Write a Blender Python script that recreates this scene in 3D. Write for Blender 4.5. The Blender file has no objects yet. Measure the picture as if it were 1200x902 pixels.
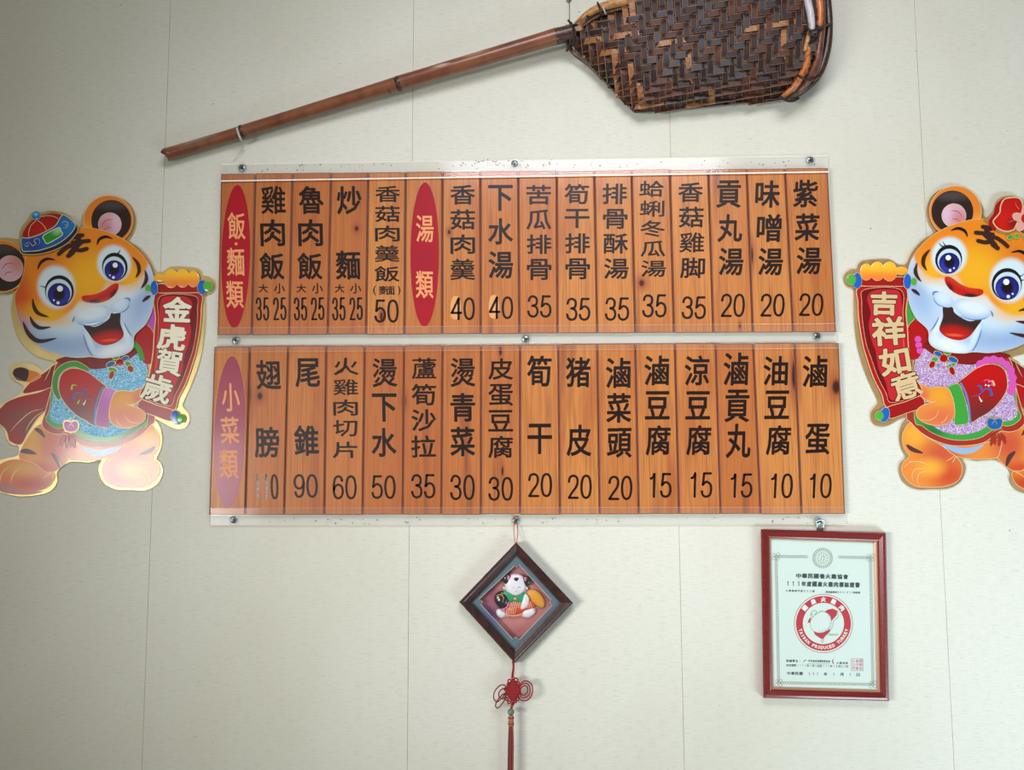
import bpy, bmesh, math, random
import numpy as np
from mathutils import Vector, Matrix
random.seed(7)
C = bpy.context.scene.collection
SC = bpy.context.scene
# ------------------------------------------------------------ camera
F = 890.0                                   # focal length in pixels of the 1200x902 frame
PITCH, YAW, ROLL = math.radians(5.0), math.radians(2.2), math.radians(0.2)
CAM = Vector((0.0, -1.545, 1.50))
fwd = Vector((-math.sin(YAW)*math.cos(PITCH), math.cos(YAW)*math.cos(PITCH), math.sin(PITCH)))
rgt0 = fwd.cross(Vector((0, 0, 1))).normalized()
up0 = rgt0.cross(fwd).normalized()
rgt = rgt0*math.cos(ROLL) - up0*math.sin(ROLL)
upv = up0*math.cos(ROLL) + rgt0*math.sin(ROLL)
cd = bpy.data.cameras.new('camera'); cam = bpy.data.objects.new('camera', cd); C.objects.link(cam)
cd.sensor_fit = 'HORIZONTAL'; cd.sensor_width = 36.0; cd.lens = F/1200*36; cd.clip_start = 0.02
M = Matrix((rgt, upv, -fwd)).transposed().to_4x4(); M.translation = CAM
cam.matrix_world = M
SC.camera = cam
# ------------------------------------------------------------ world, lights, exposure
w = bpy.data.worlds.new('room_ambient'); SC.world = w; w.use_nodes = True
w.node_tree.nodes['Background'].inputs[0].default_value = (1.0, 0.98, 0.7, 1)
w.node_tree.nodes['Background'].inputs[1].default_value = 0.16
def area(name, loc, target, sx, sy, power, col, spread=180):
    l = bpy.data.lights.new(name, 'AREA'); l.shape = 'RECTANGLE'; l.size = sx; l.size_y = sy
    l.energy = power; l.color = col; l.spread = math.radians(spread)
    o = bpy.data.objects.new(name, l); C.objects.link(o); o.location = loc
    o.rotation_euler = (Vector(target)-Vector(loc)).to_track_quat('-Z', 'Y').to_euler()
area('window_daylight_side', (-1.9, -2.3, 1.35), (0.55, 0, 1.45), 0.95, 0.48, 6.8, (1.0, 1.0, 1.0), 55)
area('low_doorway_daylight', (1.65, -1.35, 0.25), (1.2, 0, 1.2), 1.3, 0.5, 10.6, (0.70, 0.88, 1.0), 100)
area('ceiling_lamp', (0.2, -1.6, 2.9), (0.2, 0, 1.6), 1.2, 0.6, 10.6, (0.91, 0.89, 0.98), 110)
SC.view_settings.view_transform = 'Standard'; SC.view_settings.look = 'None'
SC.view_settings.gamma = 1.0; SC.view_settings.exposure = 0.0; SC.view_settings.use_curve_mapping = False
SC.display_settings.display_device = 'sRGB'
# ------------------------------------------------------------ helpers
def W(px, py, d=0.0):
    """point of the plane d metres in front of the wall, met at frame position px, py"""
    r = fwd*F + rgt*(px-600) - upv*(py-451)
    t = (-d-CAM.y)/r.y
    return CAM + r*t
PXM = 1.545/F                              # metres per pixel near the wall
def lin(c):
    return tuple(((v/255)/12.92 if v/255 <= 0.04045 else ((v/255+0.055)/1.055)**2.4) for v in c)+(1.0,)
def mat(name, col, rough=0.5, metal=0.0, coat=0.0, blobs=(), noise=None, bump=None, spec=None, extra=None, pre=None):
    """blobs: flat printed colour areas (cx, cy, rx, ry, rot, soft, colour) in map units of the print"""
    m = bpy.data.materials.new(name); m.use_nodes = True
    nt = m.node_tree; N = nt.nodes; L = nt.links; b = N['Principled BSDF']
    b.inputs['Roughness'].default_value = rough; b.inputs['Metallic'].default_value = metal
    b.inputs['Coat Weight'].default_value = coat; b.inputs['Coat Roughness'].default_value = 0.12
    if spec is not None: b.inputs['Specular IOR Level'].default_value = spec
    cur = None
    rgb = N.new('ShaderNodeRGB'); rgb.outputs[0].default_value = lin(col); cur = rgb.outputs[0]
    if noise:                              # (scale xyz, colour2, lo, hi)
        tc = N.new('ShaderNodeTexCoord'); mp = N.new('ShaderNodeMapping'); mp.inputs['Scale'].default_value = noise[0]
        nz = N.new('ShaderNodeTexNoise'); nz.inputs['Scale'].default_value = 1.0; nz.inputs['Detail'].default_value = 5
        L.new(tc.outputs['Object'], mp.inputs[0]); L.new(mp.outputs[0], nz.inputs['Vector'])
        mr = N.new('ShaderNodeMapRange'); mr.inputs[1].default_value = noise[2]; mr.inputs[2].default_value = noise[3]
        L.new(nz.outputs['Fac'], mr.inputs[0])
        mx = N.new('ShaderNodeMix'); mx.data_type = 'RGBA'
        L.new(mr.outputs[0], mx.inputs[0]); L.new(cur, mx.inputs[6]); mx.inputs[7].default_value = lin(noise[1]); cur = mx.outputs[2]
    if pre: cur = pre(nt, b, cur)
    if blobs:
        uv = N.new('ShaderNodeUVMap')
        for (cx, cy, rx, ry, rot, soft, c) in blobs:
            mp = N.new('ShaderNodeMapping'); mp.vector_type = 'TEXTURE'
            mp.inputs['Location'].default_value = (cx/1000, cy/1000, 0); mp.inputs['Rotation'].default_value = (0, 0, math.radians(rot))
            mp.inputs['Scale'].default_value = (rx/1000, ry/1000, 1)
            ln = N.new('ShaderNodeVectorMath'); ln.operation = 'LENGTH'
            mr = N.new('ShaderNodeMapRange'); mr.interpolation_type = 'SMOOTHSTEP'
            mr.inputs[1].default_value = max(0.0, 1-soft); mr.inputs[2].default_value = 1+soft
            mr.inputs[3].default_value = 1.0; mr.inputs[4].default_value = 0.0
            mx = N.new('ShaderNodeMix'); mx.data_type = 'RGBA'
            L.new(uv.outputs[0], mp.inputs[0]); L.new(mp.outputs[0], ln.inputs[0]); L.new(ln.outputs['Value'], mr.inputs[0])
            L.new(mr.outputs[0], mx.inputs[0]); L.new(cur, mx.inputs[6]); mx.inputs[7].default_value = lin(c); cur = mx.outputs[2]
    L.new(cur, b.inputs['Base Color'])
    if bump:                               # (scale xyz, strength, distance)
        tc = N.new('ShaderNodeTexCoord'); mp = N.new('ShaderNodeMapping'); mp.inputs['Scale'].default_value = bump[0]
        nz = N.new('ShaderNodeTexNoise'); nz.inputs['Scale'].default_value = 1.0; nz.inputs['Detail'].default_value = 4
        bp = N.new('ShaderNodeBump'); bp.inputs['Strength'].default_value = bump[1]; bp.inputs['Distance'].default_value = bump[2]
        L.new(tc.outputs['Object'], mp.inputs[0]); L.new(mp.outputs[0], nz.inputs['Vector']); L.new(nz.outputs['Fac'], bp.inputs['Height'])
        L.new(bp.outputs[0], b.inputs['Normal'])
    if extra: extra(nt, b, cur)
    return m
class Root:
    pass
def thing(name, label, cat, px, py, group=None, d=0.0):
    o = bpy.data.objects.new(name, None); C.objects.link(o); o.empty_display_size = 0.02
    o.location = W(px, py, d); o['label'] = label; o['category'] = cat
    if group: o['group'] = group
    return o
def origin(parent):
    p = parent
    while p is not None and p.parent is not None: p = p.parent
    return p.location.copy() if p is not None else Vector((0, 0, 0))
def build(name, verts, faces, mats, parent=None, uvs=None, smooth=False, midx=None):
    """world-space verts -> one linked mesh object"""
    off = origin(parent)
    me = bpy.data.meshes.new(name)
    me.from_pydata([tuple(Vector(v)-off) for v in verts], [], faces)
    if not isinstance(mats, (list, tuple)): mats = [mats]
    for m_ in mats: me.materials.append(m_)
    if midx:
        me.polygons.foreach_set('material_index', midx)
    if uvs:
        ul = me.uv_layers.new(name='UVMap')
        for lp in me.loops: ul.data[lp.index].uv = uvs[lp.vertex_index]
    if smooth:
        me.polygons.foreach_set('use_smooth', [True]*len(me.polygons))
    me.validate()
    bm = bmesh.new(); bm.from_mesh(me); bmesh.ops.recalc_face_normals(bm, faces=bm.faces); bm.to_mesh(me); bm.free()
    me.update()
    o = bpy.data.objects.new(name, me); C.objects.link(o)
    if parent: o.parent = parent
    return o
class MB:
    """collects pieces that end up in ONE mesh"""
    def __init__(s): s.v = []; s.f = []; s.u = []; s.m = []
    def add(s, v, f, u=None, m=0):
        k = len(s.v); s.v += list(v); s.f += [tuple(i+k for i in q) for q in f]
        s.u += list(u) if u else [(0, 0)]*len(v); s.m += [m]*len(f)
    def build(s, name, mats, parent=None, smooth=False):
        return build(name, s.v, s.f, mats, parent, s.u, smooth, s.m)
def cat(pts, n=6, closed=True):
    """Catmull-Rom through points of any dimension"""
    out = []; k = len(pts)
    rng = range(k) if closed else range(k-1)
    for i in rng:
        if closed: p0, p1, p2, p3 = pts[(i-1) % k], pts[i], pts[(i+1) % k], pts[(i+2) % k]
        else: p0, p1, p2, p3 = pts[max(i-1, 0)], pts[i], pts[i+1], pts[min(i+2, k-1)]
        for j in range(n):
            t = j/n
            out.append(tuple(0.5*((2*b)+(-a+c)*t+(2*a-5*b+4*c-d)*t*t+(-a+3*b-3*c+d)*t**3) for a, b, c, d in zip(p0, p1, p2, p3)))
    if not closed: out.append(tuple(pts[-1]))
    return out
def ell(cx, cy, rx, ry=None, rot=0, n=28, a0=0, a1=360):
    ry = rx if ry is None else ry; r = math.radians(rot); o = []
    for i in range(n):
        a = math.radians(a0+(a1-a0)*i/n); x, y = rx*math.cos(a), ry*math.sin(a)
        o.append((cx+x*math.cos(r)-y*math.sin(r), cy+x*math.sin(r)+y*math.cos(r)))
    return o
from mathutils.geometry import tessellate_polygon, delaunay_2d_cdt
def ccw(P, f):
    o = P[f[0]]; a = sum((P[f[i]][0]-o[0])*(P[f[(i+1) % len(f)]][1]-o[1])-(P[f[(i+1) % len(f)]][0]-o[0])*(P[f[i]][1]-o[1]) for i in range(len(f)))
    return list(f) if a > 0 else list(f)[::-1]
def slab(mb, pts, d0, d1, m=0, T=None):
    """outline in frame units, solid from d0 (back) to d1 (front)"""
    n = len(pts)
    q = [T(p) for p in pts] if T else pts
    v = [W(x, y, d1) for x, y in q]+[W(x, y, d0) for x, y in q]
    tris = tessellate_polygon([[Vector((x, y, 0)) for x, y in pts]])
    f = [tuple(t) for t in tris]
    if d0 != d1: f += [(i, (i+1) % n, n+(i+1) % n, n+i) for i in range(n)]
    u = [(x/1000, y/1000) for x, y in pts]*2
    if d0 == d1: v = v[:n]; u = u[:n]
    mb.add(v, f, u, m)
def puff(mb, pts, d, h, m=0, T=None, rings=5, base=0.0):
    """star-shaped outline swollen forward by h"""
    n = len(pts); cx = sum(p[0] for p in pts)/n; cy = sum(p[1] for p in pts)/n
    v = []; u = []; f = []
    for k in range(rings+1):
        s = math.cos(k/rings*math.pi/2); hh = h*math.sin(k/rings*math.pi/2)
        if k == rings:
            pp = [(cx, cy)]
        else: pp = [(cx+(x-cx)*s, cy+(y-cy)*s) for x, y in pts]
        for p in pp:
            q = T(p) if T else p
            v.append(W(q[0], q[1], d+base+hh)); u.append((p[0]/1000, p[1]/1000))
    if base:
        b0 = len(v)
        for p in pts:
            q = T(p) if T else p
            v.append(W(q[0], q[1], d)); u.append((p[0]/1000, p[1]/1000))
        f += [(i, (i+1) % n, b0+(i+1) % n, b0+i) for i in range(n)]
    for k in range(rings-1):
        f += [(k*n+i, k*n+(i+1) % n, (k+1)*n+(i+1) % n, (k+1)*n+i) for i in range(n)]
    k = rings-1
    f += [(k*n+i, k*n+(i+1) % n, rings*n) for i in range(n)]
    mb.add(v, f, u, m)
def stroke(mb, pts, wd, d, m=0, T=None, taper=None, closed=False, h=0.00004, smoothn=5, raw=False):
    """ribbon of width wd following pts"""
    p = pts if raw else cat(pts, smoothn, closed)
    n = len(p); v = []; u = []; f = []
    for i in range(n):
        if closed: a, b = p[(i-1) % n], p[(i+1) % n]
        else: a, b = p[max(i-1, 0)], p[min(i+1, n-1)]
        tx, ty = b[0]-a[0], b[1]-a[1]; l = math.hypot(tx, ty) or 1; nx, ny = -ty/l, tx/l
        t = i/(n-1) if n > 1 else 0
        ww = wd/2
        if taper == 'both': ww *= max(0.06, math.sin(math.pi*t)**0.8)
        elif taper == 'end': ww *= max(0.06, (1-t)**0.7)
        elif taper == 'start': ww *= max(0.06, t**0.7)
        elif not closed and taper != 'flat': ww *= 1.0
        for s, hh in ((-1, 0), (0, h), (1, 0)):
            x, y = p[i][0]+nx*ww*s, p[i][1]+ny*ww*s
            q = T((x, y)) if T else (x, y)
            v.append(W(q[0], q[1], d+hh)); u.append((x/1000, y/1000))
    rng = range(n) if closed else range(n-1)
    for i in rng:
        j = (i+1) % n
        f += [(3*i, 3*i+1, 3*j+1, 3*j), (3*i+1, 3*i+2, 3*j+2, 3*j+1)]
    mb.add(v, f, u, m)
    if not closed and taper is None and wd > 1.2:
        for e in (p[0], p[-1]): slab(mb, ell(e[0], e[1], wd/2, n=10), d, d, m, T)
def tube(mb, pts, rad, m=0, n=8, closed=False, smoothn=5, world=False, caps=True, raw=False):
    """pts (px, py, d) swept with radius in pixels (float or list per input point)"""
    r = rad if isinstance(rad, (list, tuple)) else [rad]*len(pts)
    q = [tuple(a)+(b,) for a, b in zip(pts, r)]
    if not raw: q = cat(q, smoothn, closed)
    P = [Vector(a[:3]) if world else W(a[0], a[1], a[2]) for a in q]
    R = [a[3]*(1 if world else PXM*(1-(a[2])/1.545)) for a in q]
    k = len(P); v = []; f = []; u = []
    ref = Vector((0, -1, 0)); prev = None
    for i in range(k):
        a = P[(i-1) % k] if closed else P[max(i-1, 0)]; b = P[(i+1) % k] if closed else P[min(i+1, k-1)]
        t = (b-a); t = t.normalized() if t.length else Vector((1, 0, 0))
        s = t.cross(ref if prev is None else prev)
        if s.length < 1e-4: s = t.cross(Vector((0.3, 0.2, 0.9)))
        s.normalize(); nn = s.cross(t).normalized(); prev = nn
        for j in range(n):
            an = 2*math.pi*j/n
            v.append(P[i]+(s*math.cos(an)+nn*math.sin(an))*R[i]); u.append((j/n, i/k))
    for i in range(k if closed else k-1):
        i2 = (i+1) % k
        f += [(i*n+j, i*n+(j+1) % n, i2*n+(j+1) % n, i2*n+j) for j in range(n)]
    if not closed and caps: f += [tuple(range(n)), tuple((k-1)*n+j for j in range(n))]
    mb.add(v, f, u, m)
def box3(mb, c, sx, sy, sz, m=0):
    v = [(c[0]+x*sx/2, c[1]+y*sy/2, c[2]+z*sz/2) for x in (-1, 1) for y in (-1, 1) for z in (-1, 1)]
    mb.add(v, [(0, 1, 3, 2), (4, 6, 7, 5), (0, 4, 5, 1), (2, 3, 7, 6), (0, 2, 6, 4), (1, 5, 7, 3)], None, m)
# glyphs from Blender's built-in font
_gc = {}
def glyph(s, off=0.0, res=2):
    k = (s, off)
    if k in _gc: return _gc[k]
    c = bpy.data.curves.new('glyph', 'FONT'); c.body = s; c.resolution_u = res; c.offset = off
    o = bpy.data.objects.new('glyph', c); C.objects.link(o); bpy.context.view_layer.update()
    me = bpy.data.meshes.new_from_object(o.evaluated_get(bpy.context.evaluated_depsgraph_get()))
    vs = [(v.co.x, v.co.y) for v in me.vertices]; fs = [tuple(p.vertices) for p in me.polygons]
    C.objects.unlink(o); bpy.data.objects.remove(o); bpy.data.curves.remove(c); bpy.data.meshes.remove(me)
    _gc[k] = (vs, fs); return _gc[k]
def bbox(vs):
    xs = [v[0] for v in vs]; ys = [v[1] for v in vs]; return min(xs), max(xs), min(ys), max(ys)
def put(mb, s, cx, cy, wd, ht, d, m=0, off=0.0, rot=0.0, shear=0.0, T=None, bold=0.0):
    """text s with its ink box fitted into wd x ht around (cx, cy); bold thickens its outline with round corners"""
    vs, fs = glyph(s)
    if not vs: return
    x0, x1, y0, y1 = bbox(vs); wi, hi = wd-bold, ht-bold
    r = math.radians(rot); q = []
    for x, y in vs:
        a = ((x-x0)/max(x1-x0, 1e-5)-0.5)*wi; b = -((y-y0)/max(y1-y0, 1e-5)-0.5)*hi; a += shear*b
        q.append((cx+a*math.cos(r)-b*math.sin(r), cy+a*math.sin(r)+b*math.cos(r)))
    def emit(P, Fs, dd):
        mb.add([W(*(T(p) if T else p), dd) for p in P], Fs, [(p[0]/1000, p[1]/1000) for p in P], m)
    if bold <= 0: emit(q, fs, d)
    else:
        cnt = {}
        for f in fs:
            for i in range(len(f)):
                e = (min(f[i], f[(i+1) % len(f)]), max(f[i], f[(i+1) % len(f)])); cnt[e] = cnt.get(e, 0)+1
        P = list(q); Fs = [tuple(f) for f in fs]; h = bold/2; used = set()
        for (i, j), c in cnt.items():
            if c != 1: continue
            ax, ay = q[i]; bx, by = q[j]; l = math.hypot(bx-ax, by-ay)
            if l < 1e-6: continue
            nx, ny = -(by-ay)/l*h, (bx-ax)/l*h; k = len(P)
            P += [(ax-nx, ay-ny), (bx-nx, by-ny), (bx+nx, by+ny), (ax+nx, ay+ny)]; Fs.append((k, k+1, k+2, k+3))
            used |= {i, j}
        for i in used:
            k = len(P); P += [(q[i][0]+h*math.cos(a*math.pi/4), q[i][1]+h*math.sin(a*math.pi/4)) for a in range(8)]; Fs.append(tuple(range(k, k+8)))
        # union of the filled glyph, its thickened outline and the round corners
        Fs = [ccw(P, f) for f in Fs]; L2 = [(x-cx, y-cy) for x, y in P]
        ed = {(min(f[i], f[(i+1) % len(f)]), max(f[i], f[(i+1) % len(f)])) for f in Fs for i in range(len(f))}
        vo, _, fo, _, _, _ = delaunay_2d_cdt([Vector(p) for p in L2], list(ed), [], 0, 1e-4)
        V = np.array([(v.x, v.y) for v in vo]); tri = np.array([tuple(f) for f in fo]); cen = V[tri].mean(1)
        keep = np.zeros(len(tri), bool); A_ = np.array(L2)
        for k in {len(f) for f in Fs}:
            G_ = A_[np.array([f for f in Fs if len(f) == k])]; e = np.roll(G_, -1, 1)-G_
            g = e[None, :, :, 0]*(cen[:, None, None, 1]-G_[None, :, :, 1])-e[None, :, :, 1]*(cen[:, None, None, 0]-G_[None, :, :, 0])
            keep |= (g > -1e-7).all(2).any(1)
        emit([(x+cx, y+cy) for x, y in V.tolist()], [tuple(t) for t in tri[keep].tolist()], d)
DIG = {   # monoline numerals: list of strokes (points, closed) in a unit box
 '0': [([(0.5, 0), (0.86, 0.12), (1, 0.5), (0.86, 0.88), (0.5, 1), (0.14, 0.88), (0, 0.5), (0.14, 0.12)], 1)],
 '1': [([(0.28, 0.2), (0.5, 0.15), (0.64, 0.0)], 0), ([(0.66, 0.0), (0.66, 0.5), (0.66, 1)], 0)],
 '2': [([(0.03, 0.27), (0.14, 0.08), (0.5, 0), (0.86, 0.08), (0.96, 0.28), (0.82, 0.5), (0.4, 0.75), (0.06, 0.99)], 0), ([(0.05, 1), (0.5, 1), (1, 1)], 0)],
 '3': [([(0.04, 0.22), (0.18, 0.05), (0.5, 0), (0.84, 0.08), (0.92, 0.26), (0.8, 0.41), (0.45, 0.46)], 0), ([(0.45, 0.46), (0.84, 0.53), (1, 0.73), (0.86, 0.93), (0.5, 1), (0.14, 0.93), (0, 0.75)], 0)],
 '4': [([(0.74, 1), (0.74, 0.5), (0.74, 0)], 0), ([(0.74, 0), (0.36, 0.36), (0, 0.7)], 0), ([(0, 0.7), (0.5, 0.7), (1, 0.7)], 0)],
 '5': [([(0.92, 0), (0.55, 0), (0.2, 0)], 0), ([(0.2, 0), (0.14, 0.25), (0.08, 0.49)], 0), ([(0.08, 0.49), (0.46, 0.36), (0.86, 0.45), (1, 0.68), (0.86, 0.92), (0.46, 1), (0.12, 0.93), (0, 0.77)], 0)],
 '6': [([(0.92, 0.2), (0.8, 0.05), (0.5, 0), (0.15, 0.13), (0.02, 0.55), (0.14, 0.9), (0.5, 1), (0.86, 0.9), (1, 0.68), (0.86, 0.46), (0.5, 0.38), (0.16, 0.47), (0.03, 0.65)], 0)],
 '9': [([(0.08, 0.8), (0.2, 0.95), (0.5, 1), (0.85, 0.87), (0.98, 0.45), (0.86, 0.1), (0.5, 0), (0.14, 0.1), (0, 0.32), (0.14, 0.54), (0.5, 0.62), (0.84, 0.53), (0.97, 0.35)], 0)]}
def digit(mb, c, cx, cy, wd, ht, d, m=0, pen=2.6, shear=0.0):
    for pts, cl in DIG[c]:
        p = []
        for x, y in pts:
            b = (y-0.5)*(ht-pen); p.append((cx+(x-0.5)*(wd-pen)+shear*b, cy+b))
        stroke(mb, p, pen, d, m, closed=bool(cl), h=0, smoothn=5)
# ------------------------------------------------------------ wall with its linen wallpaper strips
def linen(nt, b, cur):
    N = nt.nodes; L = nt.links
    tc = N.new('ShaderNodeTexCoord')
    def layer(scale, detail, lo, hi, col, cur, amt=1.0):
        mp = N.new('ShaderNodeMapping'); mp.inputs['Scale'].default_value = scale
        nz = N.new('ShaderNodeTexNoise'); nz.inputs['Scale'].default_value = 1.0; nz.inputs['Detail'].default_value = detail
        L.new(tc.outputs['Object'], mp.inputs[0]); L.new(mp.outputs[0], nz.inputs['Vector'])
        mr = N.new('ShaderNodeMapRange'); mr.inputs[1].default_value = lo; mr.inputs[2].default_value = hi
        mr.inputs[3].default_value = 0; mr.inputs[4].default_value = amt
        L.new(nz.outputs['Fac'], mr.inputs[0])
        mx = N.new('ShaderNodeMix'); mx.data_type = 'RGBA'
        L.new(mr.outputs[0], mx.inputs[0]); L.new(cur, mx.inputs[6]); mx.inputs[7].default_value = lin(col)
        return mx.outputs[2], nz.outputs['Fac']
    cur, _ = layer((1.6, 1, 1.3), 3, 0.45, 0.75, (206, 203, 184), cur, 0.8)       # broad yellowing
    cur, wf = layer((45, 10, 700), 3, 0.5, 0.72, (184, 181, 168), cur, 0.40)      # horizontal slubs
    cur, vf = layer((900, 10, 60), 3, 0.5, 0.75, (194, 192, 179), cur, 0.28)      # vertical threads
    cur, _ = layer((60, 10, 300), 2, 0.70, 0.78, (140, 136, 124), cur, 0.6)       # dark fibres
    cur, _ = layer((75, 10, 75), 1, 0.80, 0.84, (90, 84, 74), cur, 0.9)           # specks
    L.new(cur, b.inputs['Base Color'])
    ad = N.new('ShaderNodeMath'); ad.operation = 'ADD'; L.new(wf, ad.inputs[0]); L.new(vf, ad.inputs[1])
    bp = N.new('ShaderNodeBump'); bp.inputs['Strength'].default_value = 0.22; bp.inputs['Distance'].default_value = 0.0006
    L.new(ad.outputs[0], bp.inputs['Height']); L.new(bp.outputs[0], b.inputs['Normal'])
m_paper = mat('linen_wallpaper', (222, 221, 208), 0.85, extra=linen, spec=0.2)
m_plaster = mat('plaster_joint', (168, 160, 140), 0.9, noise=((9, 9, 9), (130, 122, 104), 0.4, 0.7))
mb = MB(); x0, x1 = -2.7, 2.7; z0, z1 = 0.0, 3.1
box3(mb, (0, 0.0504, (z0+z1)/2), x1-x0, 0.1, z1-z0)
wall = mb.build('wall_back', m_plaster); wall['kind'] = 'structure'
seams = [W(183, 451).x, W(481, 451).x, W(792, 451).x, W(1095, 451).x]
step = (seams[3]-seams[0])/3
xs = [x0]+[seams[0]-step*k for k in (3, 2, 1)]+seams+[seams[3]+step*k for k in (1, 2)]+[x1]
for i in range(len(xs)-1):
    a, b_ = xs[i]+0.0004, xs[i+1]-0.0004
    mb = MB(); v = []; f = []
    e = 0.0004
    v = [(a, 0.0004, z0), (b_, 0.0004, z0), (b_, 0.0004, z1), (a, 0.0004, z1), (a+e, 0, z0), (b_-e, 0, z0), (b_-e, 0, z1), (a+e, 0, z1)]
    mb.add(v, [(4, 5, 6, 7), (0, 1, 5, 4), (1, 2, 6, 5), (2, 3, 7, 6), (3, 0, 4, 7)])
    mb.build('wallpaper_strip', m_paper, wall)
# ------------------------------------------------------------ menu boards
KN = [(418, 268.5, 2.2, 3), (752, 332.4, 3, 3.6), (304.7, 464.8, 2.8, 4), (473.4, 471, 2.2, 6), (980, 454, 4.5, 8), (586.5, 411.6, 1.6, 5),
      (589, 552.6, 1.2, 5), (526.5, 272.7, 1.6, 2.6), (447, 371, 1.8, 5), (292, 462, 2, 12), (881, 300, 1.6, 9), (867, 382, 1, 3), (931, 440, 3, 16)]
kb = []
for x, y, a, b in KN:
    kb.append((x, y, a*2.3, b*2.3, 0, 0.8, (158, 82, 48))); kb.append((x, y, a, b, 0, 0.45, (60, 26, 18)))
def grain(nt, b, cur):
    N = nt.nodes; L = nt.links
    tc = N.new('ShaderNodeTexCoord'); oi = N.new('ShaderNodeObjectInfo')
    sh = N.new('ShaderNodeVectorMath'); sh.operation = 'ADD'
    mul = N.new('ShaderNodeVectorMath'); mul.operation = 'SCALE'; mul.inputs[0].default_value = (13, 7, 21)
    L.new(oi.outputs['Random'], mul.inputs['Scale']); L.new(tc.outputs['Object'], sh.inputs[0]); L.new(mul.outputs[0], sh.inputs[1])
    def nz(scale, detail, dist=0.0):
        mp = N.new('ShaderNodeMapping'); mp.inputs['Scale'].default_value = scale
        n = N.new('ShaderNodeTexNoise'); n.inputs['Scale'].default_value = 1; n.inputs['Detail'].default_value = detail; n.inputs['Distortion'].default_value = dist
        L.new(sh.outputs[0], mp.inputs[0]); L.new(mp.outputs[0], n.inputs['Vector']); return n.outputs['Fac']
    def mixin(fac, lo, hi, amt, col, cur):
        mr = N.new('ShaderNodeMapRange'); mr.inputs[1].default_value = lo; mr.inputs[2].default_value = hi; mr.inputs[4].default_value = amt
        L.new(fac, mr.inputs[0]); mx = N.new('ShaderNodeMix'); mx.data_type = 'RGBA'
        L.new(mr.outputs[0], mx.inputs[0]); L.new(cur, mx.inputs[6]); mx.inputs[7].default_value = lin(col); return mx.outputs[2]
    cur = mixin(oi.outputs['Random'], 0.0, 1.0, 0.8, (176, 94, 44), cur)
    cur = mixin(nz((18, 10, 3.0), 3, 0.6), 0.52, 0.72, 0.7, (168, 90, 46), cur)
    cur = mixin(nz((260, 10, 6.5), 5, 0.8), 0.45, 0.75, 0.7, (156, 84, 44), cur)
    cur = mixin(nz((900, 10, 9), 3), 0.5, 0.8, 0.5, (128, 60, 36), cur)
    cur = mixin(nz((24, 10, 2.6), 3, 0.3), 0.60, 0.78, 0.75, (118, 56, 44), cur)
    return cur
m_wood = mat('orange_pine', (205, 134, 69), 0.45, coat=0.2, spec=0.35, blobs=kb, pre=grain)
m_edge = mat('pine_edge', (132, 66, 38), 0.6)
m_ink = mat('black_brown_paint', (30, 16, 12), 0.4, spec=0.3)
m_faded = mat('worn_letter_paint', (120, 108, 118), 0.4, noise=((400, 10, 300), (196, 150, 120), 0.45, 0.6))
m_red = mat('crimson_paint', (170, 16, 34), 0.5, spec=0.25, noise=((8, 8, 8), (156, 18, 40), 0.4, 0.7))
m_red_glare = mat('crimson_paint_glare_tint', (152, 34, 66), 0.38, coat=0.3, noise=((8, 8, 8), (140, 34, 70), 0.4, 0.7))  # purplish tint paints the window glare into the crimson
m_peach = mat('bare_wood_lettering', (232, 156, 98), 0.5)
m_patch = mat('scraped_wood_patch', (226, 158, 96), 0.5)
def clear(name, tint, opac, rough=0.08):
    m = bpy.data.materials.new(name); m.use_nodes = True; nt = m.node_tree; N = nt.nodes; L = nt.links
    N.remove(N['Principled BSDF']); out = N['Material Output']
    tr = N.new('ShaderNodeBsdfTransparent'); df = N.new('ShaderNodeBsdfDiffuse'); gl = N.new('ShaderNodeBsdfGlossy')
    df.inputs[0].default_value = lin(tint); gl.inputs['Roughness'].default_value = rough
    lw = N.new('ShaderNodeLayerWeight'); lw.inputs[0].default_value = 0.5
    pw = N.new('ShaderNodeMath'); pw.operation = 'POWER'; pw.inputs[1].default_value = 5; L.new(lw.outputs['Facing'], pw.inputs[0])
    fr = N.new('ShaderNodeMath'); fr.operation = 'MULTIPLY_ADD'; fr.inputs[1].default_value = 0.9; fr.inputs[2].default_value = 0.04; L.new(pw.outputs[0], fr.inputs[0])
    m1 = N.new('ShaderNodeMixShader'); m1.inputs[0].default_value = opac; L.new(tr.outputs[0], m1.inputs[1]); L.new(df.outputs[0], m1.inputs[2])
    m2 = N.new('ShaderNodeMixShader'); L.new(fr.outputs[0], m2.inputs[0]); L.new(m1.outputs[0], m2.inputs[1]); L.new(gl.outputs[0], m2.inputs[2])
    L.new(m2.outputs[0], out.inputs[0]); return m
m_plate = clear('hazed_acrylic', (240, 239, 228), 0.5, 0.12)
m_lip = clear('clear_acrylic', (235, 225, 225), 0.05, 0.10)
m_glint = mat('acrylic_edge_glint', (250, 246, 235), 0.2, coat=0.5)  # near-white colour paints the glint along the clear acrylic edge
m_faint = clear('thin_acrylic_edge', (236, 214, 200), 0.4, 0.1)
m_steel = mat('zinc_screw', (150, 160, 158), 0.32, 0.9, bump=((300, 300, 300), 0.3, 0.0005))
m_dark = mat('screw_slot', (28, 30, 30), 0.6)
m_washer = clear('clear_washer', (190, 205, 200), 0.35, 0.1)

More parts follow.
